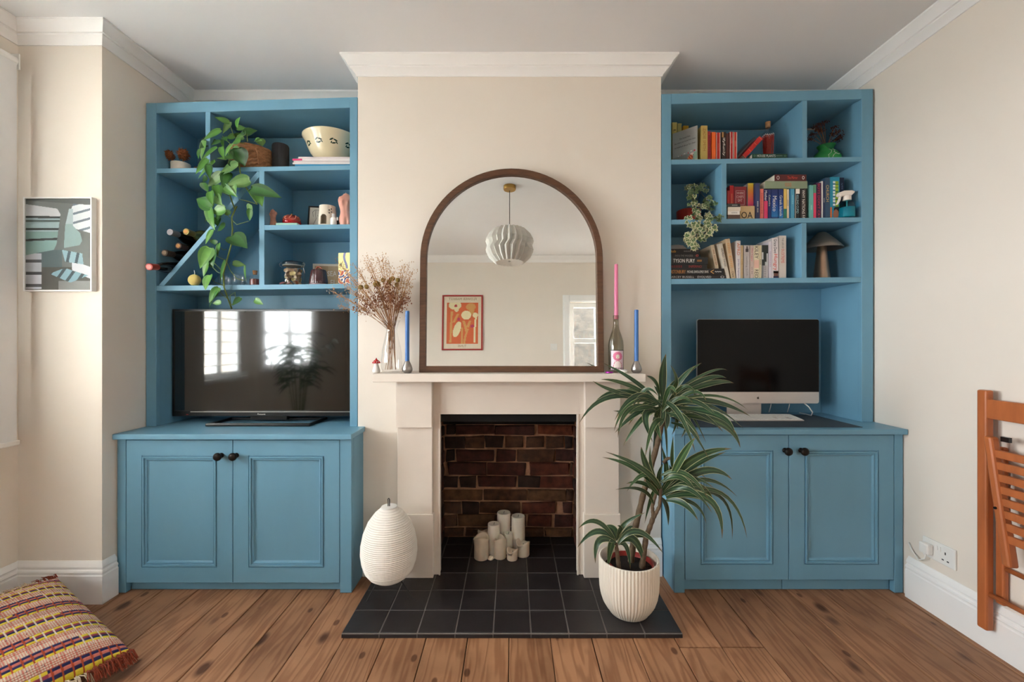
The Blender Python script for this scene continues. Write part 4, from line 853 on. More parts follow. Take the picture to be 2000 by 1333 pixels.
# ================================================================ woven cushion leaning on the skirting
Rc = Vector((-1.415, 1.615, .05)); Tc = Vector((-2.0, 1.915, .155)); V = Tc - Rc; Vh = Vector((V.x, V.y, 0)).normalized(); Ud = Vector((Vh.y, -Vh.x, 0))
if Ud.y > 0: Ud = -Ud
LV, LU = V.length, .50
cu = thing('woven_cushion', 'multicoloured woven cushion with tasselled edges lying on the floor by the pier', 'cushion', Rc + V * .5 + Ud * .25 - Vector((0, 0, .09)))
Nn = Ud.cross(V).normalized()
if Nn.z < 0: Nn = -Nn
RU, YE, NA_, CR, PK, PL = (184, 74, 36), (232, 208, 60), (40, 42, 92), (240, 220, 198), (214, 120, 106), (156, 62, 78)
def weave(su, sv):     # su along a row (m), sv across the rows (m) -> colour, height
    per = .084; r = int(sv // per); f = (sv % per) / per; blk = int((su + r * .105) // .21); g = ((su + r * .105) % .21) / .21; wh = (blk + r) % 2
    st = (su * 1000 / (25 if f < .5 else 7)) % 1; h = abs(math.sin(math.pi * st)) ** .5
    if f < .5:
        k = int(f / .5 * 4); dash = [YE, NA_, PL, YE] if wh else [YE, NA_, PK, NA_]
        rr_ = abs(math.sin(math.pi * ((f / .5 * 4) % 1)))
        if st < .14: return ((236, 222, 206) if wh else RU), .3
        return dash[k] if (wh or k != 2 or st < .9) else RU, rr_ * h
    ln = (f - .5) / .5 * 5; rr_ = abs(math.sin(math.pi * (ln % 1)))
    if rr_ < .35: return (RU if not wh else (150, 84, 66)), 0
    c = CR if st < .6 else (PK if (int(ln) + int(su * 143)) % 2 else (206, 150, 128))
    if random.random() < .015: c = NA_
    return c, rr_ * h
cm = MB(); NU, NV = 230, 250; vs = []; vc = []; fs = []; cs = []
for side in (1, -1):
    nu, nv = (NU, NV) if side == 1 else (24, 24); off = len(vs)
    for j in range(nv + 1):
        for i in range(nu + 1):
            a, b = i / nu, j / nv; ea = 1 - abs(2 * a - 1) ** 2.6; eb = 1 - abs(2 * b - 1) ** 2.6
            pf = max(0, ea * eb) ** .55; pinch = .022 * (1 - 4 * (a - .5) ** 2) ; pin2 = .022 * (1 - 4 * (b - .5) ** 2)
            aa = a + (.5 - a) * 2 * abs(a - .5) * pin2 * 1.2; bb = b + (.5 - b) * 2 * abs(b - .5) * pinch * 1.2
            col_, hh = weave(a * LU, b * LV) if side == 1 else (RU, 0)
            vs.append(Rc + Ud * (aa * LU) + V * bb + Nn * (side * (.088 if side == 1 else .05) * pf + hh * .0035)); vc.append(col_)
    for j in range(nv):
        for i in range(nu):
            q = off + j * (nu + 1) + i; f = (q, q + 1, q + nu + 2, q + nu + 1); f = f if side == -1 else f[::-1]; fs.append(f); cs.append(tuple(vc[k] for k in f))
cm.add(vs, fs, 0, cs); part('cover', cm, mat('woven_cotton', (0, 0, 0), .9, var=.15, scale=200, attr=True, bump=.4, bscale=400), cu, smooth=True)
fr_ = MB(); rf = random.Random(2); frc = MB()
for e, (o0, dr_) in enumerate(((Rc, -Vh), (Rc + V, Vh))):
    for i in range(330):
        s = rf.random(); p = o0 + Ud * (s * LU) + Nn * rf.uniform(-.006, .012); sway = Ud * rf.uniform(-.016, .016); L_ = rf.uniform(.04, .062)
        e1 = p + dr_ * L_ * .5 + sway * .5 + Vector((0, 0, .004)); e2 = p + dr_ * L_ + sway + Vector((0, 0, -.02 if e == 0 else -.004)); e2.z = max(e2.z, .004)
        blk = int(s * LU / .125 + (.0 if e == 0 else .5)) % 2
        (fr_ if blk == 0 else frc).tube([p, e1, e2], [.0019, .0017, .0012], 4)
part('fringe', fr_, mat('rust_yarn', (150, 62, 34), .9, var=.4, scale=150), cu, stuff=True); part('fringe', frc, mat('cream_yarn', (222, 200, 172), .9, var=.3, scale=150), cu, stuff=True)

# ================================================================ palm by the bay window (seen in the television's reflection)
pb = (-1.98, .62, 0); pm_ = thing('potted_palm', 'leafy potted palm standing by the bay windows, reflected in the television', 'potted plant', pb); rq = random.Random(31)
part('pot', MB().lathe([(.09, 0.001), (.12, .01), (.14, .25), (.132, .25), (.12, .22), (.001, .215)], pb, 32), mat('terracotta', (176, 112, 76), .8, var=.1), pm_, smooth=True)
for i in range(9):
    a = 2 * math.pi * i / 9 + .3; t0 = Vector((pb[0], pb[1], .22)); R_ = rq.uniform(.2, .34); t1 = t0 + Vector((math.cos(a) * R_ * .35, math.sin(a) * R_ * .35, rq.uniform(.7, .95))); t2 = t1 + Vector((math.cos(a) * R_ * .6, math.sin(a) * R_ * .6, rq.uniform(-.02, .15)))
    t2.x = max(t2.x, -2.2); part('stem', MB().tube([t0, t0.lerp(t1, .6), t1, t2], [.006, .005, .004, .002], 6), mat('palm_stem', (96, 112, 60), .6, var=.2), pm_)
    for k in range(14):
        s_ = k / 13; p_ = t1.lerp(t2, s_) if s_ > 0 else t1; p_ = t0.lerp(t1, .75).lerp(t1, min(1, s_ * 2)) if s_ < .5 else t1.lerp(t2, (s_ - .5) * 2); sd_ = Vector((-math.sin(a), math.cos(a), 0)) * (1 if k % 2 else -1); tip = p_ + sd_ * rq.uniform(.12, .2) + Vector((math.cos(a) * .06, math.sin(a) * .06, -rq.uniform(.02, .1))); tip.x = max(tip.x, -2.2)
        strap_leaf(pm_, p_, (p_ + tip) / 2 + Vector((0, 0, .03)), tip, .022, rq, edge=(70, 96, 60))
# ================================================================ left bookcase contents
def on(key, px, d): x = PX(px, d); return x, d, sz(key, x) + .0008
def L_(prof, c, seg=28, **k): return MB().lathe(prof, c, seg, **k)
M_STONE = mat('stoneware_white', (222, 212, 196), .6, var=.08, scale=60, bump=.1); M_TERRA = mat('terracotta', (176, 112, 76), .8, var=.1)
# dried heads in a small pot
c = on('L1', 353, 2.33); t = thing('dried_flower_pot', 'small white and terracotta pot with two rusty dried flower heads', 'pot', c)
part('pot', L_([(.043, .016), (.0445, .06), (.0425, .061), (.040, .02)], c, cap0=False), M_STONE, t, smooth=True); part('pot_base', L_([(.040, 0), (.0425, .002), (.0432, .016), (.04, .0165)], c), M_TERRA, t, auto=.6)
M_DRY = mat('rusty_petals', (150, 86, 46), .9, var=.5, scale=120, bump=1, bscale=200)
for (hx, hy, r) in ((331, 304, .026), (358, 302, .031)):
    q = P(hx, hy, 2.31); hb = MB(); rr = random.Random(hx)
    hb.ball(q, r * .78, r * .78, r * .8, 14, 10)
    for i in range(150):
        v = Vector((rr.gauss(0, 1), rr.gauss(0, 1), rr.gauss(0, 1))).normalized(); s = v.orthogonal().normalized() * r * .14
        hb.add([q + v * r * .6 + s, q + v * r * .6 - s, q + v * r * rr.uniform(.95, 1.3)], [(0, 1, 2)])
    part('flower_head', hb, M_DRY, t, smooth=False); part('stem', MB().tube([(c[0] + (q.x - c[0]) * .3, 2.33, c[2] + .02), q], .002, 5), M_STEM, t)
# little corked jar beside the divider
c = on('L1', 386, 2.40); t = thing('corked_jar', 'tiny glass jar with a cork half hidden behind the pothos', 'jar', c)
part('glass', L_([(.020, 0), (.022, .002), (.022, .034), (.017, .042), (.017, .048)], c), mat('milky_glass', (222, 220, 210), .3), t, smooth=True); part('cork', L_([(.015, .046), (.0165, .066), (.015, .067)], c), M_CORK, t, auto=.6)
# pothos in its basket
c = on('L1', 492, 2.345); M_WICK2 = mat('wicker', (172, 122, 82), .75, var=.4, scale=70, bump=.6, bscale=120)
po = thing('potted_pothos', 'trailing green pothos spilling from a wicker basket down the left bookcase', 'potted plant', c)
bk = MB(); NB = 48
prof = []
for i in range(15): z = .128 * i / 14; prof.append((.088 + .018 * math.sin(min(1, z / .1) * 1.9), z))
bk.lathe(prof + [(.098, .128), (.094, .10), (.09, .1)], c, NB, rfun=lambda a, i: 1 + (.022 if (int(round(a / (2 * math.pi) * NB)) // 2 + i) % 2 else -.006) if i < 15 else 1)
part('basket', bk, M_WICK2, po); part('soil', L_([(.09, .105), (.05, .112), (.001, .113)], c, cap0=False), MATS['potting_soil'], po, smooth=True)
part('basket_handle', MB().tube([P(506, 322, 2.24), P(503, 300, 2.235), P(500, 292, 2.25)], .004, 8), M_WICK2, po)
def heart(parent, bx, by, tx, ty, wpx, d, dt, rng, fold=.25, name='leaf', cols=None):
    b, t = P(bx, by, d), P(tx, ty, d + dt); ax = t - b; Ln = ax.length * 1.08; ax.normalize(); nrm = Vector((rng.uniform(-.5, .5), -1, rng.uniform(-.1, .7))).normalized(); sd = ax.cross(nrm).normalized(); nn = sd.cross(ax)
    if nn.y > 0: nn = -nn
    w = wpx * d / FPX / 2 * 1.28; t = b + (t - b) * 1.08; mb = MB(); prof = [(-.05, .0), (-.09, .45), (.0, .78), (.14, .98), (.3, 1.0), (.48, .86), (.66, .6), (.82, .32), (.93, .12), (1.0, .0)]
    vs = []; g = cols or rng.choice([((86, 142, 58), (70, 122, 50)), ((64, 118, 48), (50, 98, 42)), ((104, 156, 74), (84, 136, 62)), ((52, 100, 44), (42, 84, 38)), ((120, 160, 96), (98, 142, 80))]); cen = [(0 if i else .04, 0) for i in range(10)]
    bend = rng.uniform(.02, .14)
    for i, (s, q) in enumerate(prof):
        sc = max(s, .02 if i < 2 else s); z = -bend * Ln * s * s
        for k in (-1, -.5, 0, .5, 1):
            ss = s if abs(k) > .4 else max(s, .0 + .02)
            vs.append(b + ax * (ss * Ln) + sd * (q * w * k) + nn * (abs(k) * q * w * fold + z))
    fs = []; cs = []
    for i in range(9):
        for k in range(4): fs.append((i * 5 + k, i * 5 + k + 1, i * 5 + k + 6, i * 5 + k + 5)); cs.append(g[0] if k in (1, 2) else g[1])
    mb.add(vs, fs, 0, cs); return part(name, mb, M_LEAF, parent, smooth=True)
ZA = lambda x, y: (370 + .15 * x, 220 + .15 * y); ZB = lambda x, y: (370 + .1651 * x, 400 + .1651 * y)
rp = random.Random(4)
PA = [(510,130,335,65,60),(520,130,440,260,60),(620,190,640,65,80),(620,210,740,210,70),(720,270,870,235,90),(640,270,660,340,110),(730,270,640,330,80),(400,240,190,350,90),(370,250,255,270,60),(300,350,140,460,110),(200,380,150,600,90),(450,330,480,370,60),(440,340,430,450,60),(590,310,480,330,60),(660,380,560,400,110),(400,380,290,420,70),(560,420,450,540,70),(350,470,150,620,100),(410,460,440,590,60),(470,620,360,590,70),(640,480,710,690,190),(500,560,560,600,120),(140,480,110,590,60),(230,620,80,780,70),(320,650,100,840,70),(250,690,260,850,70),(620,690,380,810,150),(520,660,640,700,70),(420,810,240,960,110),(230,850,170,900,80),(190,920,240,1040,110),(500,800,440,960,110),(770,890,490,940,150),(580,960,600,1090,130),(420,960,590,1080,90),(350,960,390,1110,90),(820,1000,1150,1075,150),(870,1060,940,1200,110),(290,1230,80,1120,150),(430,1250,290,1300,120),(330,1100,400,1190,110),(270,1040,290,1190,80),(260,1230,230,1420,110),(800,1210,780,1340,90),(920,350,950,440,90),(860,360,930,360,60),(700,330,600,350,90),(560,480,640,560,120)]
for bx, by, tx, ty, w in PA: heart(po, *ZA(bx, by), *ZA(tx, ty), w * .15, 2.20 + rp.uniform(-.05, .02) if by > 400 else 2.25 + rp.uniform(-.06, .05), rp.uniform(-.05, .03), rp)
PB = [(420,60,260,90,110),(240,60,270,280,90),(220,160,170,210,60),(310,160,330,240,80),(380,110,300,200,90),(420,250,330,310,80),(510,380,670,500,170),(270,310,190,460,60),(290,420,300,480,70),(235,525,125,735,130),(285,560,260,720,110),(350,470,330,610,55),(215,690,165,850,70),(230,720,270,740,60),(420,680,340,930,55),(520,700,660,720,70),(660,730,650,900,35),(240,845,180,1000,110),(340,995,230,1150,90),(330,1040,225,1220,60),(370,1160,270,1170,50),(600,1110,510,1190,60),(780,1130,865,1180,60),(720,60,710,190,60),(470,120,430,60,60)]
for bx, by, tx, ty, w in PB: heart(po, *ZB(bx, by), *ZB(tx, ty), w * .1651, 2.19 + rp.uniform(-.03, .02), rp.uniform(-.04, .03), rp)
M_VINE = mat('vine_green', (118, 140, 66), .6, var=.25, scale=50)
def vine(pts, r, Z, d=2.20): part('stem', MB().tube([P(*Z(x, y), dd if dd else d) for x, y, dd in pts], r, 6), M_VINE, po, smooth=True)
vine([(620, 420, 2.3), (640, 600, 2.24), (660, 780, 2.215), (720, 950, 2.21), (800, 1080, 2.21), (880, 1190, 2.21)], .0035, ZA)
vine([(560, 470, 2.29), (500, 700, 2.225), (520, 1060, 2.21), (560, 1180, 2.205), (590, 1260, 2.205)], .0035, ZA)
vine([(560, 20, 2.205), (500, 150, 2.205), (510, 300, 2.2), (495, 480, 2.2), (450, 640, 2.2), (400, 820, 2.2), (410, 980, 2.2), (450, 1100, 2.21), (500, 1235, 2.25)], .0038, ZB)
for a in ([(510, 190), (560, 240), (700, 200)], [(500, 400), (470, 460), (500, 470)], [(440, 530), (400, 540), (290, 420)], [(400, 830), (330, 800), (270, 740)], [(400, 810), (340, 740), (280, 680)], [(430, 650), (480, 780), (560, 880), (650, 900)], [(420, 660), (300, 600), (240, 560)], [(480, 160), (420, 90), (340, 70)], [(400, 960), (300, 920), (240, 860)], [(470, 1130), (400, 1080), (340, 1010)], [(490, 1190), (560, 1150), (590, 1120)], [(490, 1200), (480, 1080), (540, 1040), (545, 1120)]): vine([(x, y, 0) for x, y in a], .0018, ZB, 2.2)
for a in ([(640, 1130), (760, 1160), (890, 1200)], [(530, 170), (565, 270), (600, 330)], [(720, 410), (620, 380), (560, 420)], [(430, 310), (540, 420), (600, 470)], [(280, 950), (400, 1030), (520, 1090)], [(690, 320), (750, 280), (755, 380)]): vine([(x, y, 0) for x, y in a], .0018, ZA, 2.215)
# speaker
c = on('L1', 548, 2.37); t = thing('smart_speaker', 'dark grey cylindrical speaker beside the wicker basket', 'speaker', c); M_FAB = mat('speaker_mesh', (52, 50, 54), .85, var=.2, scale=300, bump=.5, bscale=500)
part('lower_body', L_([(.041, 0), (.0425, .002), (.0425, .085)], c, 36), mat('speaker_plastic', (40, 39, 43), .5), t, auto=.6); part('upper_body', L_([(.0425, .0855), (.0422, .16), (.039, .168), (.001, .169)], c, 36, cap0=False), M_FAB, t, auto=.6)
# magazines under the bowl
mgx0, mgx1 = PX(574, 2.27), -.838; zz = sz('L1', -1.0) + .0045
for i, (th, c1, lab, o) in enumerate(((.011, (52, 142, 186), 'lowest magazine of the stack, with a blue spine', .012), (.009, (226, 220, 218), 'white magazine second from the bottom of the stack', .0), (.008, (214, 205, 205), 'pale magazine in the middle of the stack', .006), (.011, (232, 226, 224), 'magazine fourth from the bottom, with a pink cover corner', .0), (.009, (224, 214, 214), 'top white magazine directly under the cream bowl', .03))):
    t = thing('magazine', lab, 'magazine', ((mgx0 + mgx1) / 2, 2.36, zz), 'magazines under the bowl')
    part('pages', MB().box(mgx0 + o + .002, mgx1 - .001, 2.256 + .001, 2.46, zz + .001, zz + th - .001), M_PAPER, t)
    part('cover', MB().box(mgx0 + o, mgx1, 2.256, 2.462, zz, zz + .001).box(mgx0 + o, mgx1, 2.256, 2.462, zz + th - .001, zz + th).box(mgx0 + o, mgx0 + o + .001, 2.256, 2.462, zz + .001, zz + th - .001).box(mgx0 + o, mgx1, 2.2556, 2.2566, zz + .0015, zz + th - .0015), mat('magazine_%d' % i, c1, .35), t)
    if i == 3: part('pink_corner', MB().box(mgx0 + o, mgx0 + o + .05, 2.2550, 2.2557, zz + .001, zz + th - .001), mat('magenta_print', (206, 48, 112), .4), t)
    zz += th + .0003
# cream bowl with green motifs
bc = (-.987, 2.385, zz + .0006); t = thing('ceramic_bowl', 'large cream bowl with dark green leaf motifs standing on the magazines', 'bowl', bc)
BP = [(.050, 0), (.056, .002), (.052, .012), (.056, .016), (.085, .034), (.108, .060), (.122, .090), (.132, .118), (.144, .138), (.149, .146), (.149, .150), (.145, .150), (.126, .12), (.11, .08), (.08, .04), (.001, .022)]
M_BOWL = mat('cream_glaze', (226, 214, 180), .18, var=.05, scale=8, spec=.6, coat=.4); part('body', L_(BP, bc, 56, cap1=False), M_BOWL, t, smooth=True)
def bowlr(z):
    for (ra, za), (rb2, zb2) in zip(BP[3:10], BP[4:11]):
        if za <= z <= zb2: return ra + (rb2 - ra) * (z - za) / (zb2 - za)
    return .13
M_MOT = mat('green_motif', (24, 56, 44), .25)
for a0 in (-2.35, -1.72, -1.1, -.45, -3.0):
    mo = MB()
    for (du, dz, ln, wd, an) in ((-.012, .006, .022, .008, .5), (.008, .004, .024, .007, -.3), (0, -.010, .022, .007, .2), (.014, -.006, .016, .006, -.8), (-.012, -.008, .012, .006, 1.2)):
        pts = []
        for k in range(8):
            q = 2 * math.pi * k / 8; u = du + ln / 2 * math.cos(q) * math.cos(an) - wd / 2 * math.sin(q) * math.sin(an); v = .092 + dz + ln / 2 * math.cos(q) * math.sin(an) + wd / 2 * math.sin(q) * math.cos(an)
            r = bowlr(v) + .0012; a = a0 + u / r; pts.append((bc[0] + r * math.cos(a), bc[1] + r * math.sin(a), bc[2] + v))
        mo.add(pts, [tuple(range(8))])
    part('leaf_motif', mo, M_MOT, t)
# wine bottles lying on the diagonal divider
def bottle_lying(tip, base, m_body, m_foil, lab, cork=None, r=.0365, foil=.085):
    tip, base = Vector(tip), Vector(base); ax = (tip - base); Ln = ax.length; rot = ax.to_track_quat('Z', 'Y').to_matrix().to_4x4(); M = Matrix.Translation(base) @ rot
    t = thing('wine_bottle', lab, 'bottle', base, 'wine bottles in the diagonal rack'); k = Ln / .30
    pr = [(.028, 0), (r, .004), (r, .175 * k), (r * .85, .2 * k), (.02, .225 * k), (.0145, .245 * k), (.014, Ln - foil * .5)]
    b = MB(); b.M = M; b.lathe(pr, (0, 0, 0), 28); part('glass', b, m_body, t, smooth=True)
    f = MB(); f.M = M; f.lathe([(.0152, Ln - foil), (.0152, Ln - .02), (.0165, Ln - .019), (.0165, Ln - .002), (.015, Ln), (.001, Ln)], (0, 0, 0), 24, cap0=False); part('foil', f, m_foil, t, auto=.6)
    if cork: f = MB(); f.M = M; f.lathe([(.0105, Ln), (.0105, Ln + .0015), (.001, Ln + .0015)], (0, 0, 0), 18); part('cork_end', f, cork, t)
M_DG = mat('dark_bottle_glass', (20, 18, 16), .12, spec=.6); M_OL = mat('olive_bottle_glass', (88, 84, 40), .12, spec=.6)
M_SILV = mat('silver_foil', (176, 172, 178), .35, metal=.8); M_CF = mat('cork_face', (214, 156, 92), .7, var=.3, scale=120)
def wb_(px, py, d, *a, dz=0, **k):
    q = P(px, py, d); bottle_lying(q, (q.x, min(d + .30, 2.525), q.z + dz), *a, **k)
wb_(331.5, 454, 2.235, M_DG, M_SILV, 'silver-foiled wine bottle at the top left of the diagonal rack')
wb_(363, 453, 2.245, M_OL, mat('olive_foil', (134, 118, 62), .4, metal=.4), 'olive wine bottle with bare cork at the top right of the rack', cork=M_CF)
wb_(348, 481, 2.25, M_DG, mat('brown_foil', (70, 44, 34), .4), 'dark wine bottle with orange cork in the middle of the rack', cork=M_CF, r=.032, dz=.004)
wb_(321, 494.5, 2.225, M_DG, mat('ornate_foil', (88, 72, 62), .4, metal=.4, var=.5, scale=90), 'dark foiled wine bottle at the left of the rack', cork=mat('embossed_seal', (150, 130, 112), .4, metal=.5), r=.0325, dz=.012)
q = P(291, 522, 2.10); bottle_lying(q, (-1.797, 2.40, q.z + .045), M_DG, mat('red_foil', (158, 52, 36), .4, metal=.2), 'wine bottle with a red neck poking out past the frame', cork=mat('red_foil_end', (206, 120, 110), .4), r=.028, foil=.1)
# melon candle
c = on('L3', 380, 2.262); t = thing('round_candle', 'pale yellow ribbed ball candle with white wick', 'candle', c); r = .0285
part('wax', MB().lathe([(r * math.sin(max(.25, math.pi * i / 14)), r * 1.05 - r * 1.05 * math.cos(math.pi * i / 14)) for i in range(1, 15)], c, 72, rfun=lambda a, i: 1 + .018 * abs(math.sin(9 * a))), mat('yellow_wax', (222, 204, 124), .55, var=.08, sss=.15), t, smooth=True)
part('wick', MB().tube([(c[0], c[1], c[2] + r * 2.05), (c[0] + .001, c[1], c[2] + r * 2.4), (c[0] - .002, c[1], c[2] + r * 2.85)], .0014, 6), M_WINK, t)
# drinking glasses
for i, (px, d, lab) in enumerate(((440, 2.34, 'clear glass tumbler furthest left behind the pothos stem'), (452, 2.43, 'clear glass tumbler standing behind the leftmost tumbler'), (466, 2.33, 'clear glass tumbler in the middle of the row'), (481, 2.42, 'clear glass tumbler at the right, beside the amber bottle'))):
    c = on('L3', px, d); solo('drinking_glass', L_([(.026, 0), (.0285, .002), (.034, .05), (.0345, .078), (.0335, .078), (.0325, .05), (.027, .006), (.001, .005)], c, 30, cap1=False), M_GLASS, lab, 'glass', 'tumblers on the bottom left shelf', smooth=True)
c = on('L3', 498, 2.28); t = thing('corked_bottle', 'small square-shouldered bottle of amber liquid with a cork', 'bottle', c)
part('liquid', L_([(.0225, .003), (.0235, .005), (.0235, .034), (.001, .034)], c), mat('amber_liquid', (112, 34, 22), .2, spec=.6), t, auto=.6); part('glass', L_([(.0245, 0), (.0255, .003), (.0255, .042), (.022, .050), (.011, .056), (.0105, .066)], c, cap1=False), M_GLASS, t, smooth=True); part('cork', L_([(.0095, .058), (.0115, .078), (.0105, .079)], c), M_CORK, t, auto=.6)
# torso candles (headless figure candles)
M_SKIN = mat('flesh_pink_wax', (206, 150, 126), .5, var=.08, sss=.2); M_SKIN2 = mat('pale_pink_wax', (226, 166, 148), .5, var=.08, sss=.2)
def torso(c, h, m, lab, turn=0):
    t = thing('torso_candle', lab, 'candle', c, 'torso candles'); w = h
    secs0 = [(0, .19, .15), (.06, .2, .155), (.16, .215, .165), (.26, .205, .155), (.36, .165, .13), (.46, .145, .115), (.56, .155, .12), (.66, .185, .14), (.74, .2, .15), (.82, .215, .125), (.89, .205, .1), (.94, .12, .08), (1.0, .075, .07), (1.02, .03, .03)]
    secs = []
    for (a_, b_, c_), (d_, e_, f_) in zip(secs0, secs0[1:]):
        for k in range(3): u_ = k / 3; secs.append((a_ + (d_ - a_) * u_, b_ + (e_ - b_) * u_, c_ + (f_ - c_) * u_))
    secs.append(secs0[-1]); vs = []; fs = []; S = 40
    for zt, rx, ry in secs:
        for k in range(S):
            a = 2 * math.pi * k / S; x, y = rx * math.cos(a), ry * math.sin(a); fr = max(0, -math.sin(a))
            if .56 < zt < .85: y -= .085 * fr * math.exp(-((abs(x) - .085) / .045) ** 2) * math.exp(-((zt - .71) / .07) ** 2)
            if zt < .3: y += .05 * fr * math.exp(-(x / .03) ** 2) * (1.6 - zt / .19)  if zt < .3 else 0
            if .3 < zt < .6: y += .012 * fr * math.exp(-(x / .025) ** 2)
            x += .02 * math.sin(zt * 6 + turn)
            vs.append((c[0] + w * (x * math.cos(turn * .3) - y * math.sin(turn * .3)), c[1] + w * (x * math.sin(turn * .3) + y * math.cos(turn * .3)), c[2] + h * zt))
    n = len(secs); fs = [(i * S + k, i * S + (k + 1) % S, (i + 1) * S + (k + 1) % S, (i + 1) * S + k) for i in range(n - 1) for k in range(S)] + [tuple(range(S - 1, -1, -1)), tuple((n - 1) * S + k for k in range(S))]
    b = MB().add(vs, fs)
    for s in (-1, 1): b.ball((c[0] + s * h * .185, c[1], c[2] + h * .80), h * .05, h * .07, h * .085, 14, 10)
    part('wax', b, m, t, smooth=True); part('wick', MB().tube([(c[0], c[1], c[2] + h * 1.01), (c[0], c[1], c[2] + h * 1.06)], .001, 5), M_WINK, t)
torso(on('L2', 533, 2.30), .096, M_SKIN, 'small brownish torso-shaped candle at the left of the shelf'); torso(on('L2', 675.5, 2.285), .170, M_SKIN2, 'larger pale pink torso-shaped candle beside the frame edge', 1)
# mint book and red dish
x0, x1 = PX(541, 2.27), PX(582, 2.27); z = sz('L2', x0) + .001
t = thing('book', 'thin mint green book lying flat under the red lidded dish', 'book', ((x0 + x1) / 2, 2.35, z)); part('pages', MB().box(x0 + .002, x1 - .001, 2.262, 2.45, z + .0015, z + .0135), M_PAPER, t); part('cover', MB().box(x0, x1, 2.26, 2.452, z, z + .0015).box(x0, x1, 2.26, 2.452, z + .0135, z + .015).box(x0, x1, 2.259, 2.2605, z, z + .015), mat('mint_cover', (150, 196, 178), .5), t)
c = (PX(570, 2.33), 2.33, z + .0158); t = thing('lidded_dish', 'glossy red round dish with a latticed pie-like lid', 'dish', c); M_RED = mat('red_glaze', (176, 22, 24), .15, var=.1, coat=.5)
part('dish', L_([(.030, 0), (.036, .001), (.046, .014), (.047, .022), (.045, .024)], c, 40), M_RED, t, smooth=True); part('lid', L_([(.045, .0245), (.0455, .028), (.040, .042), (.028, .052), (.012, .056), (.001, .057)], c, 40, cap0=False), mat('lid_glaze', (186, 70, 56), .2, var=.5, scale=60, coat=.5), t, smooth=True)
for i in range(9):
    a = math.pi * i / 9 * 2; part('lattice_strip', MB().tube([(c[0] + .043 * math.cos(a), c[1] + .043 * math.sin(a), c[2] + .034), (c[0] + .034 * math.cos(a + .25), c[1] + .034 * math.sin(a + .25), c[2] + .0495), (c[0] + .012 * math.cos(a + .5), c[1] + .012 * math.sin(a + .5), c[2] + .058)], .0035, 6), mat('pastry_glaze', (196, 108, 84), .2, coat=.5), t, smooth=True)
part('knob', MB().ball((c[0], c[1], c[2] + .062), .0055, seg=12, rings=8), mat('gold_knob', (196, 160, 84), .3), t, smooth=True)
# framed line drawing
fm0 = Matrix.Translation((PX(627, 2.42), 2.40, sz('L2', -1.06) + .001)) @ Matrix.Rotation(-.12, 4, 'X') @ Matrix.Rotation(.10, 4, 'Z')
t = thing('framed_drawing', 'black-framed line drawing of a nude behind the oil burner', 'picture', fm0.translation); b = MB(); b.M = fm0; FW, FH = .066, .150
b.ring(-FW, FW, 0, FH, [(0, .012), (0, 0), (.007, 0), (.007, .004)], 0, fill=False); part('frame', b, M_MATTE, t); b = MB(); b.M = fm0; b.box(-FW + .006, FW - .006, .004, .01, .006, FH - .006); part('paper', b, mat('drawing_paper', (226, 220, 208), .7), t)
b = MB(); b.M = fm0; b.tube([(-.038, .0035, .09), (-.044, .0035, .115), (-.03, .0035, .13), (-.012, .0035, .128), (.0, .0035, .138)], .0009, 4); b.tube([(-.026, .0035, .128), (-.028, .0035, .1), (-.022, .0035, .08), (-.034, .0035, .05), (-.036, .0035, .01)], .0009, 4); b.tube([(-.016, .0035, .098), (-.008, .0035, .092), (-.002, .0035, .1)], .0009, 4); part('ink_line', b, M_INK, t)
b = MB(); b.M = fm0
for s in (-1, 1):
    for k in range(3): b.ball((-.008 + s * .006, .0035, .02 + k * .01), .006, .0008, .004, 8, 5)
part('leaf_sketch', b, mat('leaf_ink', (90, 136, 70), .6), t)
# oil burner
c = on('L2', 640, 2.31); t = thing('oil_burner', 'cream ceramic oil burner with an arched candle opening', 'oil burner', c); S = 120; vs = []; fs = []; Hh = .113
zs_ = [0, .010] + [.010 + .002 * i for i in range(1, 29)] + [.08, .1, .113]
for ri in (0, 1):
    for z in zs_:
        for k in range(S):
            a = 2 * math.pi * k / S; r = (.047 - .006 * (z / Hh)) - .004 * ri; vs.append((c[0] + r * math.cos(a), c[1] + r * math.sin(a), c[2] + z))
nz = len(zs_); hole = set()
for i in range(nz - 1):
    for k in range(S):
        a = 2 * math.pi * (k + .5) / S; u = (a - 1.5 * math.pi + .10) * .045; zc = (zs_[i] + zs_[i + 1]) / 2
        inside = abs(u) < .0165 and zc > .01 and (zc < .045 or (u * u + (zc - .045) ** 2 < .0175 ** 2))
        if inside: hole.add((i, k)); continue
        fs.append((i * S + k, i * S + (k + 1) % S, (i + 1) * S + (k + 1) % S, (i + 1) * S + k)); o = nz * S; fs.append((o + i * S + k, o + (i + 1) * S + k, o + (i + 1) * S + (k + 1) % S, o + i * S + (k + 1) % S))
for i, k in hole:
    o = nz * S
    for (di, dk, e) in ((0, -1, ((i, k), (i + 1, k))), (0, 1, ((i + 1, k + 1), (i, k + 1))), (-1, 0, ((i, k + 1), (i, k))), (1, 0, ((i + 1, k), (i + 1, k + 1)))):
        if (i + di, (k + dk) % S) not in hole:
            (a1, b1), (a2, b2) = e; p1, p2 = a1 * S + b1 % S, a2 * S + b2 % S; fs.append((p1, p2, o + p2, o + p1))
fs.append(tuple((nz - 1) * S + k for k in range(S))); fs.append(tuple(nz * S + k for k in range(S)))
part('body', MB().add(vs, fs), mat('burner_ceramic', (222, 212, 194), .5, var=.05), t, auto=.7)
for a, z in ((-1.0, .085), (-.75, .092), (-1.0, .07), (-.72, .076)): part('vent_hole', MB().ball((c[0] + .0425 * math.cos(a), c[1] + .0425 * math.sin(a), c[2] + z), .0035, seg=8, rings=6), M_INK, t)
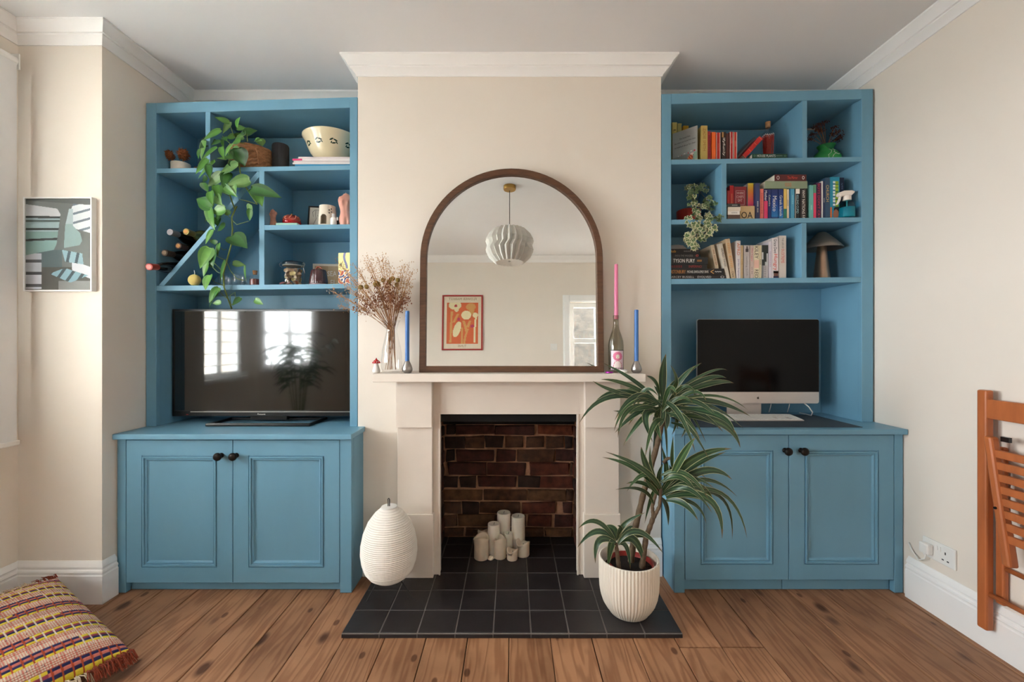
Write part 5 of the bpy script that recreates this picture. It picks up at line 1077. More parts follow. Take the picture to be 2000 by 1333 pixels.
part('tealight', L_([(.016, .001), (.016, .013), (.001, .013)], c, 20), M_WHITE, t, auto=.6)
# small bottles
c = on('L2', 651.5, 2.262); t = thing('oil_bottle', 'small white-labelled dropper bottle in front of the oil burner', 'bottle', c); part('body', L_([(.0145, 0), (.0155, .001), (.0155, .034), (.012, .04), (.007, .042)], c), M_WHITE, t, auto=.6); part('cap', L_([(.0075, .042), (.008, .043), (.008, .06), (.001, .061)], c), mat('grey_cap', (196, 196, 194), .4), t, auto=.6)
for px, d, lab in ((660.5, 2.30, 'tiny dark glass bottle right of the white dropper bottle'), (668, 2.36, 'tiny dark glass bottle hidden behind the pink torso candle')):
    c = on('L2', px, d); t = thing('scent_bottle', lab, 'bottle', c, 'tiny dark bottles'); part('glass', L_([(.011, 0), (.012, .001), (.012, .03), (.006, .036), (.006, .04)], c), M_DG, t, auto=.6); part('cap', L_([(.0075, .036), (.0075, .052), (.001, .052)], c), mat('silver_cap', (190, 190, 190), .3, metal=.7), t, auto=.6)
# clip-top jar of shells
c = on('L3', 573, 2.325); t = thing('clip_top_jar', 'clip-top glass jar filled with shells', 'jar', c)
part('glass', L_([(.050, 0), (.056, .003), (.058, .012), (.058, .082), (.052, .095), (.048, .1), (.048, .108)], c, 36, cap1=False), M_GLASS, t, smooth=True); part('lid', L_([(.052, .112), (.054, .114), (.054, .124), (.045, .131), (.001, .133)], c, 36), glass_mat('lid_glass', (210, 220, 222), 1.6), t, smooth=True); part('seal', L_([(.0515, .107), (.053, .108), (.053, .111), (.0515, .112)], c, 36), mat('rubber_seal', (150, 150, 140), .6), t, auto=.6)
for s in (-1, 1): part('wire_clip', MB().tube([(c[0] + s * .05, c[1] - .02, c[2] + .1), (c[0] + s * .062, c[1] - .015, c[2] + .104), (c[0] + s * .068, c[1] - .012, c[2] + .116), (c[0] + s * .06, c[1] - .012, c[2] + .126), (c[0] + s * .054, c[1] - .01, c[2] + .118)], .0014, 6), M_STEEL, t, smooth=True)
part('clip_lever', MB().tube([(c[0] + .06, c[1] - .02, c[2] + .11), (c[0] + .067, c[1] - .025, c[2] + .09), (c[0] + .074, c[1] - .03, c[2] + .068)], .0018, 6), M_STEEL, t, smooth=True)
rs = random.Random(9); SHM = [mat('shell_%d' % i, q, .5, var=.35, scale=60, bump=.3, bscale=90) for i, q in enumerate(((190, 168, 138), (168, 140, 110), (206, 190, 166), (150, 120, 96), (196, 180, 120)))]
def shell(q, r, rot, m):
    b = MB(); b.M = Matrix.Translation(q) @ Euler(rot).to_matrix().to_4x4(); vs = [(0, -r, 0)]; fs = []; NN = 14
    for j in (1, 2, 3):
        for k in range(NN + 1):
            a = math.pi * (k / NN) * 1.1 - .05 * math.pi; rr = r * 2 * j / 3 * (.55 + .45 * math.sin(max(0, min(math.pi, a)))); vs.append((rr * .55 * math.cos(a), -r + rr * math.sin(a) * .95, (.5 - abs(j / 3 - .45)) * r * (1 + .12 * (k % 2))))
    for k in range(NN): fs.append((0, 1 + k, 2 + k))
    for j in (0, 1):
        for k in range(NN): q0 = 1 + j * (NN + 1) + k; fs.append((q0, q0 + NN + 1, q0 + NN + 2, q0 + 1))
    b.add(vs, fs); return b, m
n = 0
for lay in range(5):
    for k in range(8):
        a = 2 * math.pi * k / 8 + lay * .4; rad = .037 if k % 2 else .032; b, m = shell((c[0] + rad * math.cos(a), c[1] + rad * math.sin(a), c[2] + .014 + lay * .017), rs.uniform(.012, .017), (rs.uniform(-2, 2), rs.uniform(-2, 2), rs.uniform(0, 6)), SHM[n % 5]); part('shell', b, m, t, smooth=True); n += 1
for i, (px, d, r, cm_, lab) in enumerate(((553, 2.262, .016, (150, 104, 104), 'purplish scallop shell lying in front of the jar at the left'), (580, 2.258, .015, (186, 120, 86), 'orange-brown shell lying in front of the jar at the right'), (562, 2.250, .011, (140, 96, 92), 'small dark shell between the two larger loose shells'))):
    cc = on('L3', px, d); b, m = shell((cc[0], cc[1], cc[2] + r * .42), r, (.5, .2 + i, i * 1.3 - 1), mat('loose_shell_%d' % i, cm_, .5, var=.4, scale=70)); zmin = min(p.z for p in b.v)
    for p in b.v: p.z += cc[2] - zmin
    solo('seashell', b, m, lab, 'shell', 'loose shells by the jar', smooth=True)
# ribbed burgundy glass
c = on('L3', 622.5, 2.29); t = thing('ribbed_candle_jar', 'upturned burgundy ribbed glass jar with a ring handle', 'jar', c); M_BUR = mat('burgundy_glass', (64, 26, 32), .15, spec=.7, coat=.4)
part('body', MB().lathe([(.044, 0), (.046, .002), (.0445, .02), (.037, .074), (.034, .08), (.001, .081)], c, 120, rfun=lambda a, i: 1 + .02 * math.cos(30 * a) if i < 5 else 1), M_BUR, t, smooth=True); part('foot_rim', L_([(.0475, .0), (.0475, .006), (.045, .0062)], c, 40, cap0=False, cap1=False), mat('clear_rim', (150, 130, 134), .12, spec=.8), t)
part('ring_handle', MB().tube([(c[0] + .014 * math.cos(a), c[1], c[2] + .083 + .014 * math.sin(a)) for a in [math.pi * i / 12 for i in range(13)]], .0035, 8), mat('amber_glass', (134, 54, 34), .2), t, smooth=True)
# cards at the back
def card(name, lab, x0, x1, d0, d1, z, h, fn, nx=30, ny=36, th=.002):
    a, b_ = Vector((x0, d0, z)), Vector((x1, d1, z)); r = (b_ - a); w = r.length; r.normalize(); n = r.cross(Vector(UP)); t = thing(name, lab, 'card', a)
    m = MB(); m.add([a, b_, b_ + Vector((0, 0, h)), a + Vector((0, 0, h)), a - n * th, b_ - n * th, b_ - n * th + Vector((0, 0, h)), a - n * th + Vector((0, 0, h))], [(0, 1, 2, 3), (5, 4, 7, 6), (1, 5, 6, 2), (4, 0, 3, 7), (3, 2, 6, 7), (4, 5, 1, 0)]); part('board', m, mat('card_stock', (222, 212, 192), .7), t)
    part('print', paint(MB(), a + n * .0006, r, UP, w, h, nx, ny, fn), M_ATTR, t); return t, a + r * w / 2, r, n
t, cc, r, n = card('greeting_card', 'beige card with large white letters standing behind the burgundy jar', PX(611, 2.44), PX(668, 2.44), 2.44, 2.46, sz('L3', -1.0) + .001, .140, lambda u, v: (226, 216, 196) if u < .06 or v > .93 else ((176, 148, 112) if u < .5 else (188, 164, 128)))
M_LW = mat('pale_letter', (228, 224, 216), .6)
text('SEA', cc + n * .0008 + Vector((.022, 0, .085)), r, UP, .05, .028, M_LW, t); text('EL', cc + n * .0008 + Vector((.03, 0, .035)), r, UP, .03, .03, M_LW, t)
def bloom(u, v):
    if .45 < u + .1 * math.sin(9 * v) < .62 and v > .5: return (112, 116, 156)
    if v > .45: return (228, 222, 150) if not ell(u, v, .2, .62, .07, .06) else (60, 70, 50)
    k = math.sin(u * 9 + 5 * math.sin(v * 13)) + math.sin(v * 21 + 4 * math.sin(u * 7))
    return (46, 54, 110) if k > .5 else ((234, 232, 226) if k > -.25 else ((206, 150, 60) if k > -1 else (178, 70, 54)))
card('painted_card', 'colourful abstract flower painting card leaning at the frame edge', PX(661, 2.275), PX(687, 2.262), 2.275, 2.262, sz('L3', -.86) + .001, .165, bloom, 60, 130)
# ================================================================ right bookcase contents
BD = 2.272
_bk = {}
def bmat(c, gloss=.45): return mat('cover_%d_%d_%d' % tuple(c), c, gloss, var=.06, scale=30)
def tmat(c): return mat('ink_%d_%d_%d' % tuple(c), c, .55, var=.02)
def book(key, x0, x1, ytop, col, label, txt=None, tcol=(236, 232, 224), d=BD, depth=.15, bands=None, tspan=(.12, .9), th=.62, txt2=None, group=None, lean=0, zoff=0, fn=None):
    """upright book: spine between px x0..x1, top at px ytop; lean = tilt of the spine (rad)"""
    X0, X1 = PX(x0, d) + .0002, PX(x1, d) - .0002; z0 = sz(key, (X0 + X1) / 2) + .0012 + zoff; h = PZ(ytop, d) - z0; depth = min(depth, BK_ - .004 - d); w = X1 - X0
    c = Vector(((X0 + X1) / 2, d + depth / 2, z0)); t = thing('book', label, 'book', c, group or {'R1': 'books on the upper right shelf', 'R2': 'books on the middle right shelf', 'R3': 'books on the lower right shelf'}[key])
    M = Matrix.Identity(4)
    if lean: M = Matrix.Translation(Vector((X0, d, z0))) @ Matrix.Rotation(-lean, 4, 'Y') @ Matrix.Translation(-Vector((X0, d, z0)))
    e = .0012 if w > .006 else .0006; b = MB(); b.M = M
    b.box(X0, X1, d, d + e, z0, z0 + h); b.box(X0, X0 + e, d + e, d + depth, z0, z0 + h); b.box(X1 - e, X1, d + e, d + depth, z0, z0 + h); part('cover', b, bmat(col), t)
    b = MB(); b.M = M; b.box(X0 + e, X1 - e, d + e, d + depth - .002, z0 + .002, z0 + h - .002); part('pages', b, M_PAPER, t)
    def put(s, ca, za, zb, frac):
        mid = M @ Vector(((X0 + X1) / 2, d, z0 + h * (za + zb) / 2)); R3 = M.to_3x3(); text(s, mid, R3 @ Vector(DOWN), R3 @ Vector(RIGHT), h * (zb - za), w * frac, tmat(ca), t, stretch=2.2)
    for bd in bands or []:
        za, zb, bc_ = bd[:3]; ua, ub = bd[3:5] if len(bd) > 4 else (0, 1); b = MB(); b.M = M; b.box(X0 + w * ua, X0 + w * ub, d - .0004, d, z0 + h * za, z0 + h * zb); part('spine_band', b, bmat(bc_), t)
    if fn: b = MB(); b.M = M; paint(b, (X0, d - .0005, z0), RIGHT, UP, w, h, 4, 28, fn); part('spine_print', b, M_ATTR, t)
    if txt: put(txt, tcol, *tspan, th)
    if txt2: put(*txt2)
    return t
def flat_book(x0, x1, z, th, col, label, d=BD, depth=.2, txt=None, tcol=(236, 232, 224), tx=(.08, .9), group='flat books', more=(), frac=.6):
    t = thing('book', label, 'book', ((x0 + x1) / 2, d + depth / 2, z), group); depth = min(depth, BK_ - .004 - d); e = .0012
    part('cover', MB().box(x0, x1, d, d + e, z, z + th).box(x0, x1, d + e, d + depth, z, z + e).box(x0, x1, d + e, d + depth, z + th - e, z + th), bmat(col), t); part('pages', MB().box(x0 + .002, x1 - .002, d + e, d + depth - .002, z + e, z + th - e), M_PAPER, t)
    if txt: text(txt, ((x0 + (x1 - x0) * (tx[0] + tx[1]) / 2), d, z + th / 2), RIGHT, UP, (x1 - x0) * (tx[1] - tx[0]), th * frac, tmat(tcol), t, stretch=2.0)
    for s, ca, a, b_, fr in more: text(s, (x0 + (x1 - x0) * (a + b_) / 2, d, z + th / 2), RIGHT, UP, (x1 - x0) * (b_ - a), th * fr, tmat(ca), t, stretch=2.2)
    return t
R, W_, K = (178, 34, 30), (232, 226, 214), (28, 24, 24)
SC = 'IlIIlIlI'
# ---- top shelf
book('R1', 1313, 1322.5, 239.5, (196, 178, 96), 'yellow book with big black letters at the far left of the top shelf', 'LIL', K, d=2.40, depth=.12, tspan=(.55, .97), th=.5)
book('R1', 1323.5, 1331.5, 241.5, (186, 176, 104), 'mustard book second from the left on the top shelf', d=2.40, depth=.12)
book('R1', 1334.5, 1345, 246, (206, 164, 40), 'golden yellow book behind the grey picture book', d=2.44, depth=.08)
a, b = Vector((PX(1313.5, 2.37), 2.37, 0)), Vector((PX(1361.5, 2.275), 2.275, 0)); zb = sz('R1', .95) + .0015; hh = PZ(245.5, 2.275) - zb
r = (b - a); w = r.length; r.normalize(); n = r.cross(Vector(UP)); a.z = zb
t = thing('picture_book', 'grey illustrated picture book turned face out on the top shelf', 'book', a); m = MB(); th = .008
m.add([a, a + r * w, a + r * w + Vector((0, 0, hh)), a + Vector((0, 0, hh)), a - n * th, a + r * w - n * th, a + r * w - n * th + Vector((0, 0, hh)), a - n * th + Vector((0, 0, hh))], [(0, 1, 2, 3), (5, 4, 7, 6), (1, 5, 6, 2), (4, 0, 3, 7), (3, 2, 6, 7), (4, 5, 1, 0)]); part('cover', m, bmat((168, 170, 166)), t)
def pbook(u, v):
    if v < .10 and u > .6: return (206, 208, 180)
    if v < .3:
        if ell(u, v, .2, .08, .09, .09): return (168, 24, 34)
        if ell(u, v, .55, .12, .26, .05) or ell(u, v, .74, .17, .1, .08): return (206, 72, 48) if (int(u * 30) + int(v * 30)) % 3 else (230, 160, 90)
        if ell(u, v, .8, .27, .06, .04): return (236, 206, 200)
        if u > .86: return (140, 170, 150)
        return (142, 144, 138)
    for i in range(7):
        if ell(u, v, .12 + i * .13, .28 + .06 * (i / 6) + .02 * (i % 2), .028, .016): return (240, 236, 230) if i % 2 else (200, 70, 80)
    return (172, 174, 170)
part('cover_print', paint(MB(), a + n * .0005, r, UP, w, hh, 30, 44, pbook), M_ATTR, t)
for i, s in enumerate(('She loved him.', 'But when you loved him close', 'he babbled about his chest')): text(s, a + r * (w * .52) + Vector((0, 0, hh * (.78 - .11 * i))) + n * .0006, r, UP, w * (.45 if i == 0 else .85), hh * .055, tmat(K), t, stretch=1.3)
book('R1', 1369.6, 1382, 246, (190, 164, 92), 'thick gold-cream hardback next to the picture book', 'ZADIE SMITH', (150, 104, 40), tspan=(.3, .92), th=.45)
book('R1', 1382.2, 1388.3, 257, (150, 34, 38), 'dark red book with black lettering on the top shelf', SC + SC, (60, 14, 20), tspan=(.05, .95), th=.6)
book('R1', 1390, 1397.8, 258.5, (236, 106, 38), 'bright orange plain book on the top shelf')
book('R1', 1399, 1407, 259.5, R, 'red book with white edges right of the orange book', SC, (220, 90, 70), bands=[(0, 1, W_, 0, .12), (0, 1, W_, .88, 1)], tspan=(.2, .8), th=.3)
book('R1', 1409, 1418, 258.5, (52, 34, 30), 'dark brown book with white handwritten title', 'lfyfunly', W_, tspan=(.08, .9), th=.6, bands=[(.82, 1, (176, 130, 70), .1, .5)])
book('R1', 1418.3, 1424, 261, (88, 40, 34), 'plain maroon book right of the handwritten-title book')
book('R1', 1425.5, 1432, 258, R, 'red book with white edges, left of a matching pair', SC, (230, 130, 120), bands=[(0, 1, W_, 0, .16), (0, 1, W_, .86, 1)], tspan=(.5, .9), th=.3)
book('R1', 1433, 1439.5, 258.5, (196, 40, 30), 'red book with white edges, right of a matching pair', SC, (230, 130, 120), bands=[(0, 1, (214, 190, 160), 0, .16), (0, 1, W_, .84, 1)], tspan=(.4, .8), th=.3)
# flat green books, leaning red book, bottle of matches
zf = sz('R1', PX(1505, BD)) + .0022
flat_book(PX(1469, BD), PX(1539, BD), zf, .0125, (20, 62, 48), 'thin dark green book at the bottom of the flat pair', depth=.18, group='flat books on the top shelf', txt='- - - -', tx=(.2, .7), tcol=(120, 150, 130), frac=.2)
flat_book(PX(1469, BD), PX(1538, BD), zf + .0129, .0215, (22, 70, 52), 'dark green house plants book lying on top of the flat pair', depth=.18, group='flat books on the top shelf', txt='HOUSE PLANTS', tx=(.14, .66), more=(('ANNA MARIA', (190, 210, 190), .68, .86, .16), ('o', (110, 150, 120), .04, .1, .5), ('o', (110, 150, 120), .9, .96, .4)))
def leaning(x0, y0, x1, y1, wpx, col, lab, d, depth, stripes):
    p0, p1 = P(x0, y0, d), P(x1, y1, d); ax = p1 - p0; Ln = ax.length; ang = math.atan2(ax.x, ax.z); w = wpx * d / FPX; M = Matrix.Translation(p0) @ Matrix.Rotation(ang, 4, 'Y'); t = thing('book', lab, 'book', p0, 'leaning books on the top shelf'); e = .001
    b = MB(); b.M = M; b.box(-w, 0, 0, e, 0, Ln).box(-w, -w + e, e, depth, 0, Ln).box(-e, 0, e, depth, 0, Ln); part('cover', b, bmat(col), t); b = MB(); b.M = M; b.box(-w + e, -e, e, depth - .002, .002, Ln - .002); part('pages', b, M_PAPER, t)
    for s in stripes: b = MB(); b.M = M; b.box(-w, 0, -.0004, 0, Ln * s, Ln * s + .0012); part('spine_band', b, bmat((226, 150, 100)), t)
leaning(1456, 309.5, 1490, 272, 8.5, (192, 34, 28), 'red book leaning at a steep slant against the bottle of matches', 2.285, .13, (.02, .33, .66, .95))
leaning(1441.5, 309.5, 1476, 270, 3.0, (112, 114, 116), 'thin grey book leaning behind the slanted red book', 2.325, .12, ())
zt = zf + .0129 + .0215 + .0006; c = (PX(1500, 2.345), 2.345, zt); t = thing('match_bottle', 'corked glass bottle of red-stick matches on the green books', 'bottle', c); hb = PZ(262, 2.345) - zt
part('glass', L_([(.028, 0), (.033, .002), (.0335, .01), (.0335, hb - .012), (.028, hb), (.016, hb + .012), (.0145, hb + .02), (.0145, hb + .05)], c, 32, cap1=False), M_GLASS, t, smooth=True)
part('cork', L_([(.012, hb + .032), (.0135, hb + .062), (.0125, hb + .0635)], c), M_CORK, t, auto=.6); rm = random.Random(8)
M_MS = mat('red_match_stick', (186, 48, 34), .7, var=.25); M_MH = mat('white_match_head', (238, 234, 226), .7)
for i in range(52):
    a = 2 * math.pi * i / 52 * 3; rad = .028 * math.sqrt((i + 1) / 52); tw = rm.uniform(-.5, .5); p0 = Vector((c[0] + rad * .8 * math.cos(a + tw), c[1] + rad * .8 * math.sin(a + tw), zt + .003)); p1 = Vector((c[0] + rad * math.cos(a), c[1] + rad * math.sin(a), zt + hb - rm.uniform(.008, .016)))
    s = part('match', MB().tube([p0, p1], .0014, 4), M_MS, t); part('match_head', MB().ball(p1, .0024, seg=6, rings=5), M_MH, s)
# green vase with dried flowers
c = on('R1', 1613.5, 2.385); t = thing('painted_vase', 'green round vase with white squiggle lines on the top shelf', 'vase', c); VP = [(.040, 0), (.046, .001), (.062, .016), (.070, .036), (.068, .056), (.054, .078), (.038, .092), (.034, .1), (.038, .112), (.044, .122), (.042, .122), (.03, .1), (.001, .09)]
def vcol(a, z): return (58, 168, 84) if math.sin(a * 1.5 + z * 30) > .2 else (22, 128, 66)
vs = []; fs = []; cs = []; S = 64; VPd = []
for (r0, z0), (r1, z1) in zip(VP, VP[1:]):
    for k in range(4): VPd.append((r0 + (r1 - r0) * k / 4, z0 + (z1 - z0) * k / 4))
VPd.append(VP[-1]); b = MB(); b.lathe(VPd, c, S)
b.c = [vcol(2 * math.pi * (i % S) / S, VPd[min(i // S, len(VPd) - 1)][1]) for i in range(len(b.f))]; part('body', b, M_ATTR, t, smooth=True)
def vr(z):
    for (r0, z0), (r1, z1) in zip(VP[:10], VP[1:10]):
        if z0 <= z <= z1: return r0 + (r1 - r0) * (z - z0) / (z1 - z0)
    return .05
for pts in ([(-1.9, .088), (-1.75, .075), (-1.85, .06), (-2.05, .048), (-2.0, .03), (-2.15, .012)], [(-1.55, .086), (-1.45, .075), (-1.62, .066), (-1.5, .054), (-1.25, .05), (-1.05, .06)], [(-1.5, .056), (-1.7, .045), (-1.78, .03), (-1.72, .012)]):
    part('squiggle', MB().tube([(c[0] + (vr(z) + .0006) * math.cos(a), c[1] + (vr(z) + .0006) * math.sin(a), c[2] + z) for a, z in pts], .0014, 6), M_WINK, t, smooth=True)
dfb = thing('dried_flower_sprig', 'dark red-brown dried flower heads in the green vase', 'dried flowers', (c[0], c[1], c[2] + .1)); rd = random.Random(21); M_RB = mat('red_brown_heads', (86, 42, 32), .9, var=.5, scale=120)
for i, (hx, hy) in enumerate(((1602, 243), (1610, 240), (1596, 254), (1588, 262), (1584, 272), (1604, 256), (1630, 250), (1636, 258), (1640, 268), (1626, 262), (1634, 274), (1592, 248))):
    q = P(hx, hy, 2.37 + rd.uniform(-.04, .03)); hb2 = MB()
    for k in range(46):
        v = Vector((rd.gauss(0, 1), rd.gauss(0, 1), rd.gauss(0, .7))) * .0085; s = rd.uniform(.002, .004); hb2.add([q + v + Vector(o) * s for o in ((1, 0, 0), (-1, 0, 0), (0, 1, 0), (0, -1, 0), (0, 0, 1), (0, 0, -1))], [(0, 2, 4), (2, 1, 4), (1, 3, 4), (3, 0, 4), (2, 0, 5), (1, 2, 5), (3, 1, 5), (0, 3, 5)])
    part('flower_head', hb2, M_RB, dfb); part('stem', MB().tube([(c[0] + rd.uniform(-.012, .012), c[1], c[2] + .1), ((c[0] + q.x) / 2, (c[1] + q.y) / 2, (c[2] + .12 + q.z) / 2), q], .0012, 5), M_STEM, dfb)
# ---- middle shelf
c = on('R2', 1345, 2.39); iv = thing('potted_ivy', 'variegated ivy trailing from a red ribbed pot on the middle right shelf', 'potted plant', c)
part('pot', MB().lathe([(.050, 0), (.056, .003), (.060, .03), (.062, .085), (.060, .088), (.056, .084), (.054, .07), (.001, .068)], c, 96, rfun=lambda a, i: 1 + (.025 * abs(math.sin(16 * a)) if 1 <= i <= 3 else 0)), mat('red_ribbed_glaze', (164, 40, 26), .4, var=.2), iv, smooth=True)
im_ = MB(); lobes = [(0, -.1), (.34, -.32), (.62, -.02), (.42, .18), (.5, .5), (.22, .42), (0, 1.0), (-.22, .42), (-.5, .5), (-.42, .18), (-.62, -.02), (-.34, -.32)]
inner = [(x * .66, .1 + (y - .1) * .66) for x, y in lobes]; vs = [(x, y, .1 * abs(x)) for x, y in lobes] + [(x, y, .1 * abs(x) + .02) for x, y in inner] + [(0, .12, -.02)]; nl = len(lobes)
im_.add(vs, [(k, (k + 1) % nl, nl + (k + 1) % nl, nl + k) for k in range(nl)] + [(nl + k, nl + (k + 1) % nl, 2 * nl) for k in range(nl)], 0, [(206, 208, 168)] * nl + [(74, 106, 62) if k % 3 else (120, 146, 100) for k in range(nl)]); IVY1 = im_.mesh('ivy_leaf', M_LEAF, True)
im2 = MB(); im2.add(vs, [(k, (k + 1) % nl, nl + (k + 1) % nl, nl + k) for k in range(nl)] + [(nl + k, nl + (k + 1) % nl, 2 * nl) for k in range(nl)], 0, [(120, 142, 96)] * nl + [(56, 86, 50) if k % 3 else (88, 116, 76) for k in range(nl)]); IVY2 = im2.mesh('ivy_leaf', M_LEAF, True)
ri = random.Random(13); ZI = lambda x, y: (1310 + .12 * x, 340 + .12 * y)
for (cx_, cy_, rx, ry, n, dd, s0, pale) in ((430, 230, 190, 70, 30, 2.33, .017, .35), (350, 350, 80, 60, 8, 2.30, .018, .5), (640, 470, 110, 110, 18, 2.30, .018, .3), (540, 520, 60, 40, 5, 2.3, .016, .6), (380, 500, 90, 60, 7, 2.28, .017, .4), (420, 650, 110, 80, 11, 2.24, .020, .7), (640, 690, 90, 60, 7, 2.24, .02, .7), (780, 720, 60, 80, 5, 2.24, .019, .1), (300, 750, 60, 50, 4, 2.22, .02, .9), (420, 830, 110, 80, 9, 2.2, .022, .9), (620, 860, 120, 110, 13, 2.2, .024, .9), (350, 980, 100, 90, 9, 2.2, .023, 1), (540, 1020, 90, 70, 7, 2.2, .021, .8), (270, 1100, 40, 60, 3, 2.2, .023, 1), (370, 1150, 60, 80, 6, 2.2, .021, 1)):
    for i in range(int(n * 1.45)):
        while True:
            u, v = ri.uniform(-1, 1), ri.uniform(-1, 1)
            if u * u + v * v < 1: break
        o = link(bpy.data.objects.new('leaf', IVY1 if ri.random() < pale else IVY2), iv); q = P(*ZI(cx_ + u * rx, cy_ + v * ry), dd + ri.uniform(-.03, .03)); s = s0 * ri.uniform(.9, 1.35)
        o.matrix_local = Matrix.Translation(q - Vector(c)) @ Euler((math.pi / 2 + ri.uniform(-.7, .5), ri.uniform(-.6, .6), 0)).to_matrix().to_4x4() @ Matrix.Rotation(math.pi + ri.uniform(-1.0, 1.0), 4, 'Z') @ Matrix.Scale(s, 4)
M_IST = mat('ivy_stem', (96, 78, 54), .8)
for pts in ([(420, 450, 2.38), (400, 300, 2.34), (430, 230, 2.33)], [(430, 460, 2.37), (480, 300, 2.33), (620, 470, 2.3), (640, 650, 2.25), (620, 860, 2.205), (540, 1020, 2.2)], [(400, 450, 2.37), (350, 330, 2.31), (380, 520, 2.27), (420, 700, 2.22), (400, 900, 2.2), (350, 1150, 2.2)], [(640, 650, 2.25), (780, 720, 2.24)]): part('stem', MB().tube([P(*ZI(x, y), d) for x, y, d in pts], .0016, 5), M_IST, iv, smooth=True)
book('R2', 1420.5, 1425, 373, (172, 36, 34), 'short red book half hidden by the divider on the middle shelf', d=2.29, depth=.13)
book('R2', 1425.3, 1433, 363, (190, 26, 32), 'bright red book behind the small stack on the middle shelf', SC + SC, (226, 150, 110), d=2.29, depth=.15, tspan=(.2, .95), th=.3)
t = book('R2', 1433.5, 1458, 365.5, (140, 34, 46), 'thick crimson restaurant guide with a boxed title on its spine', d=2.29, depth=.16)
X0, X1, z0 = PX(1437, 2.29), PX(1454, 2.29), sz('R2', 1.2); zt, zl = PZ(373, 2.29), PZ(401, 2.29)
part('title_box', MB().box(X0, X1, 2.2894, 2.29, zt - .0012, zt).box(X0, X1, 2.2894, 2.29, zl, zl + .0012).box(X0, X0 + .0012, 2.2894, 2.29, zl, zt).box(X1 - .0012, X1, 2.2894, 2.29, zl, zt), tmat((220, 190, 186)), t)
for i, s in enumerate(('WHERE', 'CHEFS', 'EAT')): text(s, ((X0 + X1) / 2, 2.29, zt - (zt - zl) * (.18 + .25 * i)), RIGHT, UP, (X1 - X0) * (.8 if i < 2 else .5), (zt - zl) * .19, tmat((226, 200, 196)), t)
def grad(stops):
    def f(u, v):
        v = 1 - v
        for (a, ca), (b, cb) in zip(stops, stops[1:]):
            if a <= v <= b: k = (v - a) / (b - a); return tuple(ca[i] + (cb[i] - ca[i]) * k for i in range(3))
        return stops[-1][1]
    return f
book('R2', 1460.5, 1471.5, 358.5, (212, 206, 200), 'sunset-gradient yellow to purple book on the middle shelf', d=2.29, depth=.16, fn=grad([(0, (222, 206, 60)), (.25, (224, 130, 56)), (.55, (208, 62, 98)), (.8, (122, 58, 120)), (1, (80, 50, 110))]))
zz = sz('R2', PX(1432, 2.25)) + .0014
for th_, c_, lab, x1 in ((.0205, (92, 70, 60), 'brown small book at the bottom of the little stack', 1445), (.0185, (228, 222, 214), 'white small book second in the little stack', 1444), (.0205, (214, 202, 186), 'cream small book third in the little stack', 1445.5), (.0175, (42, 40, 42), 'black small book on top of the little stack', 1445)):
    flat_book(PX(1420.8, 2.245), PX(x1, 2.245), zz, th_, c_, lab, d=2.241, depth=.046, group='little stack beside the ivy', txt='lIlIllI' if c_[0] in (228, 42) else None, tcol=(90, 90, 90) if c_[0] == 228 else (190, 190, 186), tx=(.2, .9), frac=.35); zz += th_ + .0004
kx0, kx1, kz0, kz1 = PX(1445.8, 2.25), PX(1474, 2.25), sz('R2', PX(1460, 2.25)) + .0014, PZ(403, 2.25)
t = thing('kraft_sign', 'small kraft board stencilled with the letters OA', 'sign', ((kx0 + kx1) / 2, 2.256, kz0)); part('board', MB().box(kx0, kx1, 2.25, 2.262, kz0, kz1), mat('kraft_board', (196, 168, 124), .8, var=.1), t); text('OA', ((kx0 + kx1) / 2 - .003, 2.25, kz0 + (kz1 - kz0) * .3), RIGHT, UP, (kx1 - kx0) * .78, (kz1 - kz0) * .5, M_INK, t)
book('R2', 1475.7, 1484, 358.5, (54, 62, 104), 'navy blue book with white lettering beside the kraft sign', 'lIlIlI lIIll', W_, tspan=(.02, .7), th=.3)
book('R2', 1484.5, 1491.3, 369.5, (222, 116, 104), 'salmon pink book on the middle shelf', SC + SC, (170, 60, 60), tspan=(.12, .95), th=.5)
book('R2', 1492, 1499.3, 370.5, (34, 34, 98), 'navy and pink book with a split spine', 'Mother', W_, bands=[(0, .62, (222, 62, 108))], tspan=(.62, .96), th=.7)
book('R2', 1500, 1506, 371, (30, 44, 104), 'thin navy travel guide on the middle shelf', 'Colombia', (200, 208, 190), tspan=(.45, .82), th=.6)
book('R2', 1506.5, 1519.5, 370.5, (24, 60, 132), 'thick blue Mexico travel guide', 'Mexico', W_, fn=grad([(0, (24, 36, 96)), (.5, (20, 70, 150)), (.9, (24, 120, 180)), (.93, (30, 30, 80)), (1, (30, 30, 80))]), tspan=(.28, .78), th=.6)
book('R2', 1520.5, 1530, 370.5, (26, 54, 122), 'blue Greek islands travel guide', 'Greek Islands', W_, fn=grad([(0, (26, 40, 100)), (.6, (24, 80, 156)), (.92, (40, 130, 190)), (1, (40, 40, 90))]), tspan=(.12, .8), th=.55)
book('R2', 1530.7, 1536.7, 369.5, (220, 186, 96), 'yellow and green spined book on the middle shelf', bands=[(0, .35, (24, 120, 100))])
book('R2', 1537, 1541, 370.5, (226, 206, 170), 'thin cream book between yellow and blue books', SC, (120, 90, 70), tspan=(.2, .9), th=.5)
book('R2', 1541.3, 1544, 369.5, (22, 112, 164), 'very thin bright blue book')
book('R2', 1544.2, 1551.7, 369.5, (76, 156, 186), 'pale sky blue book on the middle shelf', SC, (140, 200, 216), tspan=(.4, .9), th=.4)
book('R2', 1553, 1562, 369.5, (26, 28, 30), 'black book with a white top, left of the nations book', 'KILLING CUPID', (160, 196, 200), bands=[(.84, 1, W_), (0, 1, W_, 0, .1)], tspan=(.2, .8), th=.5)
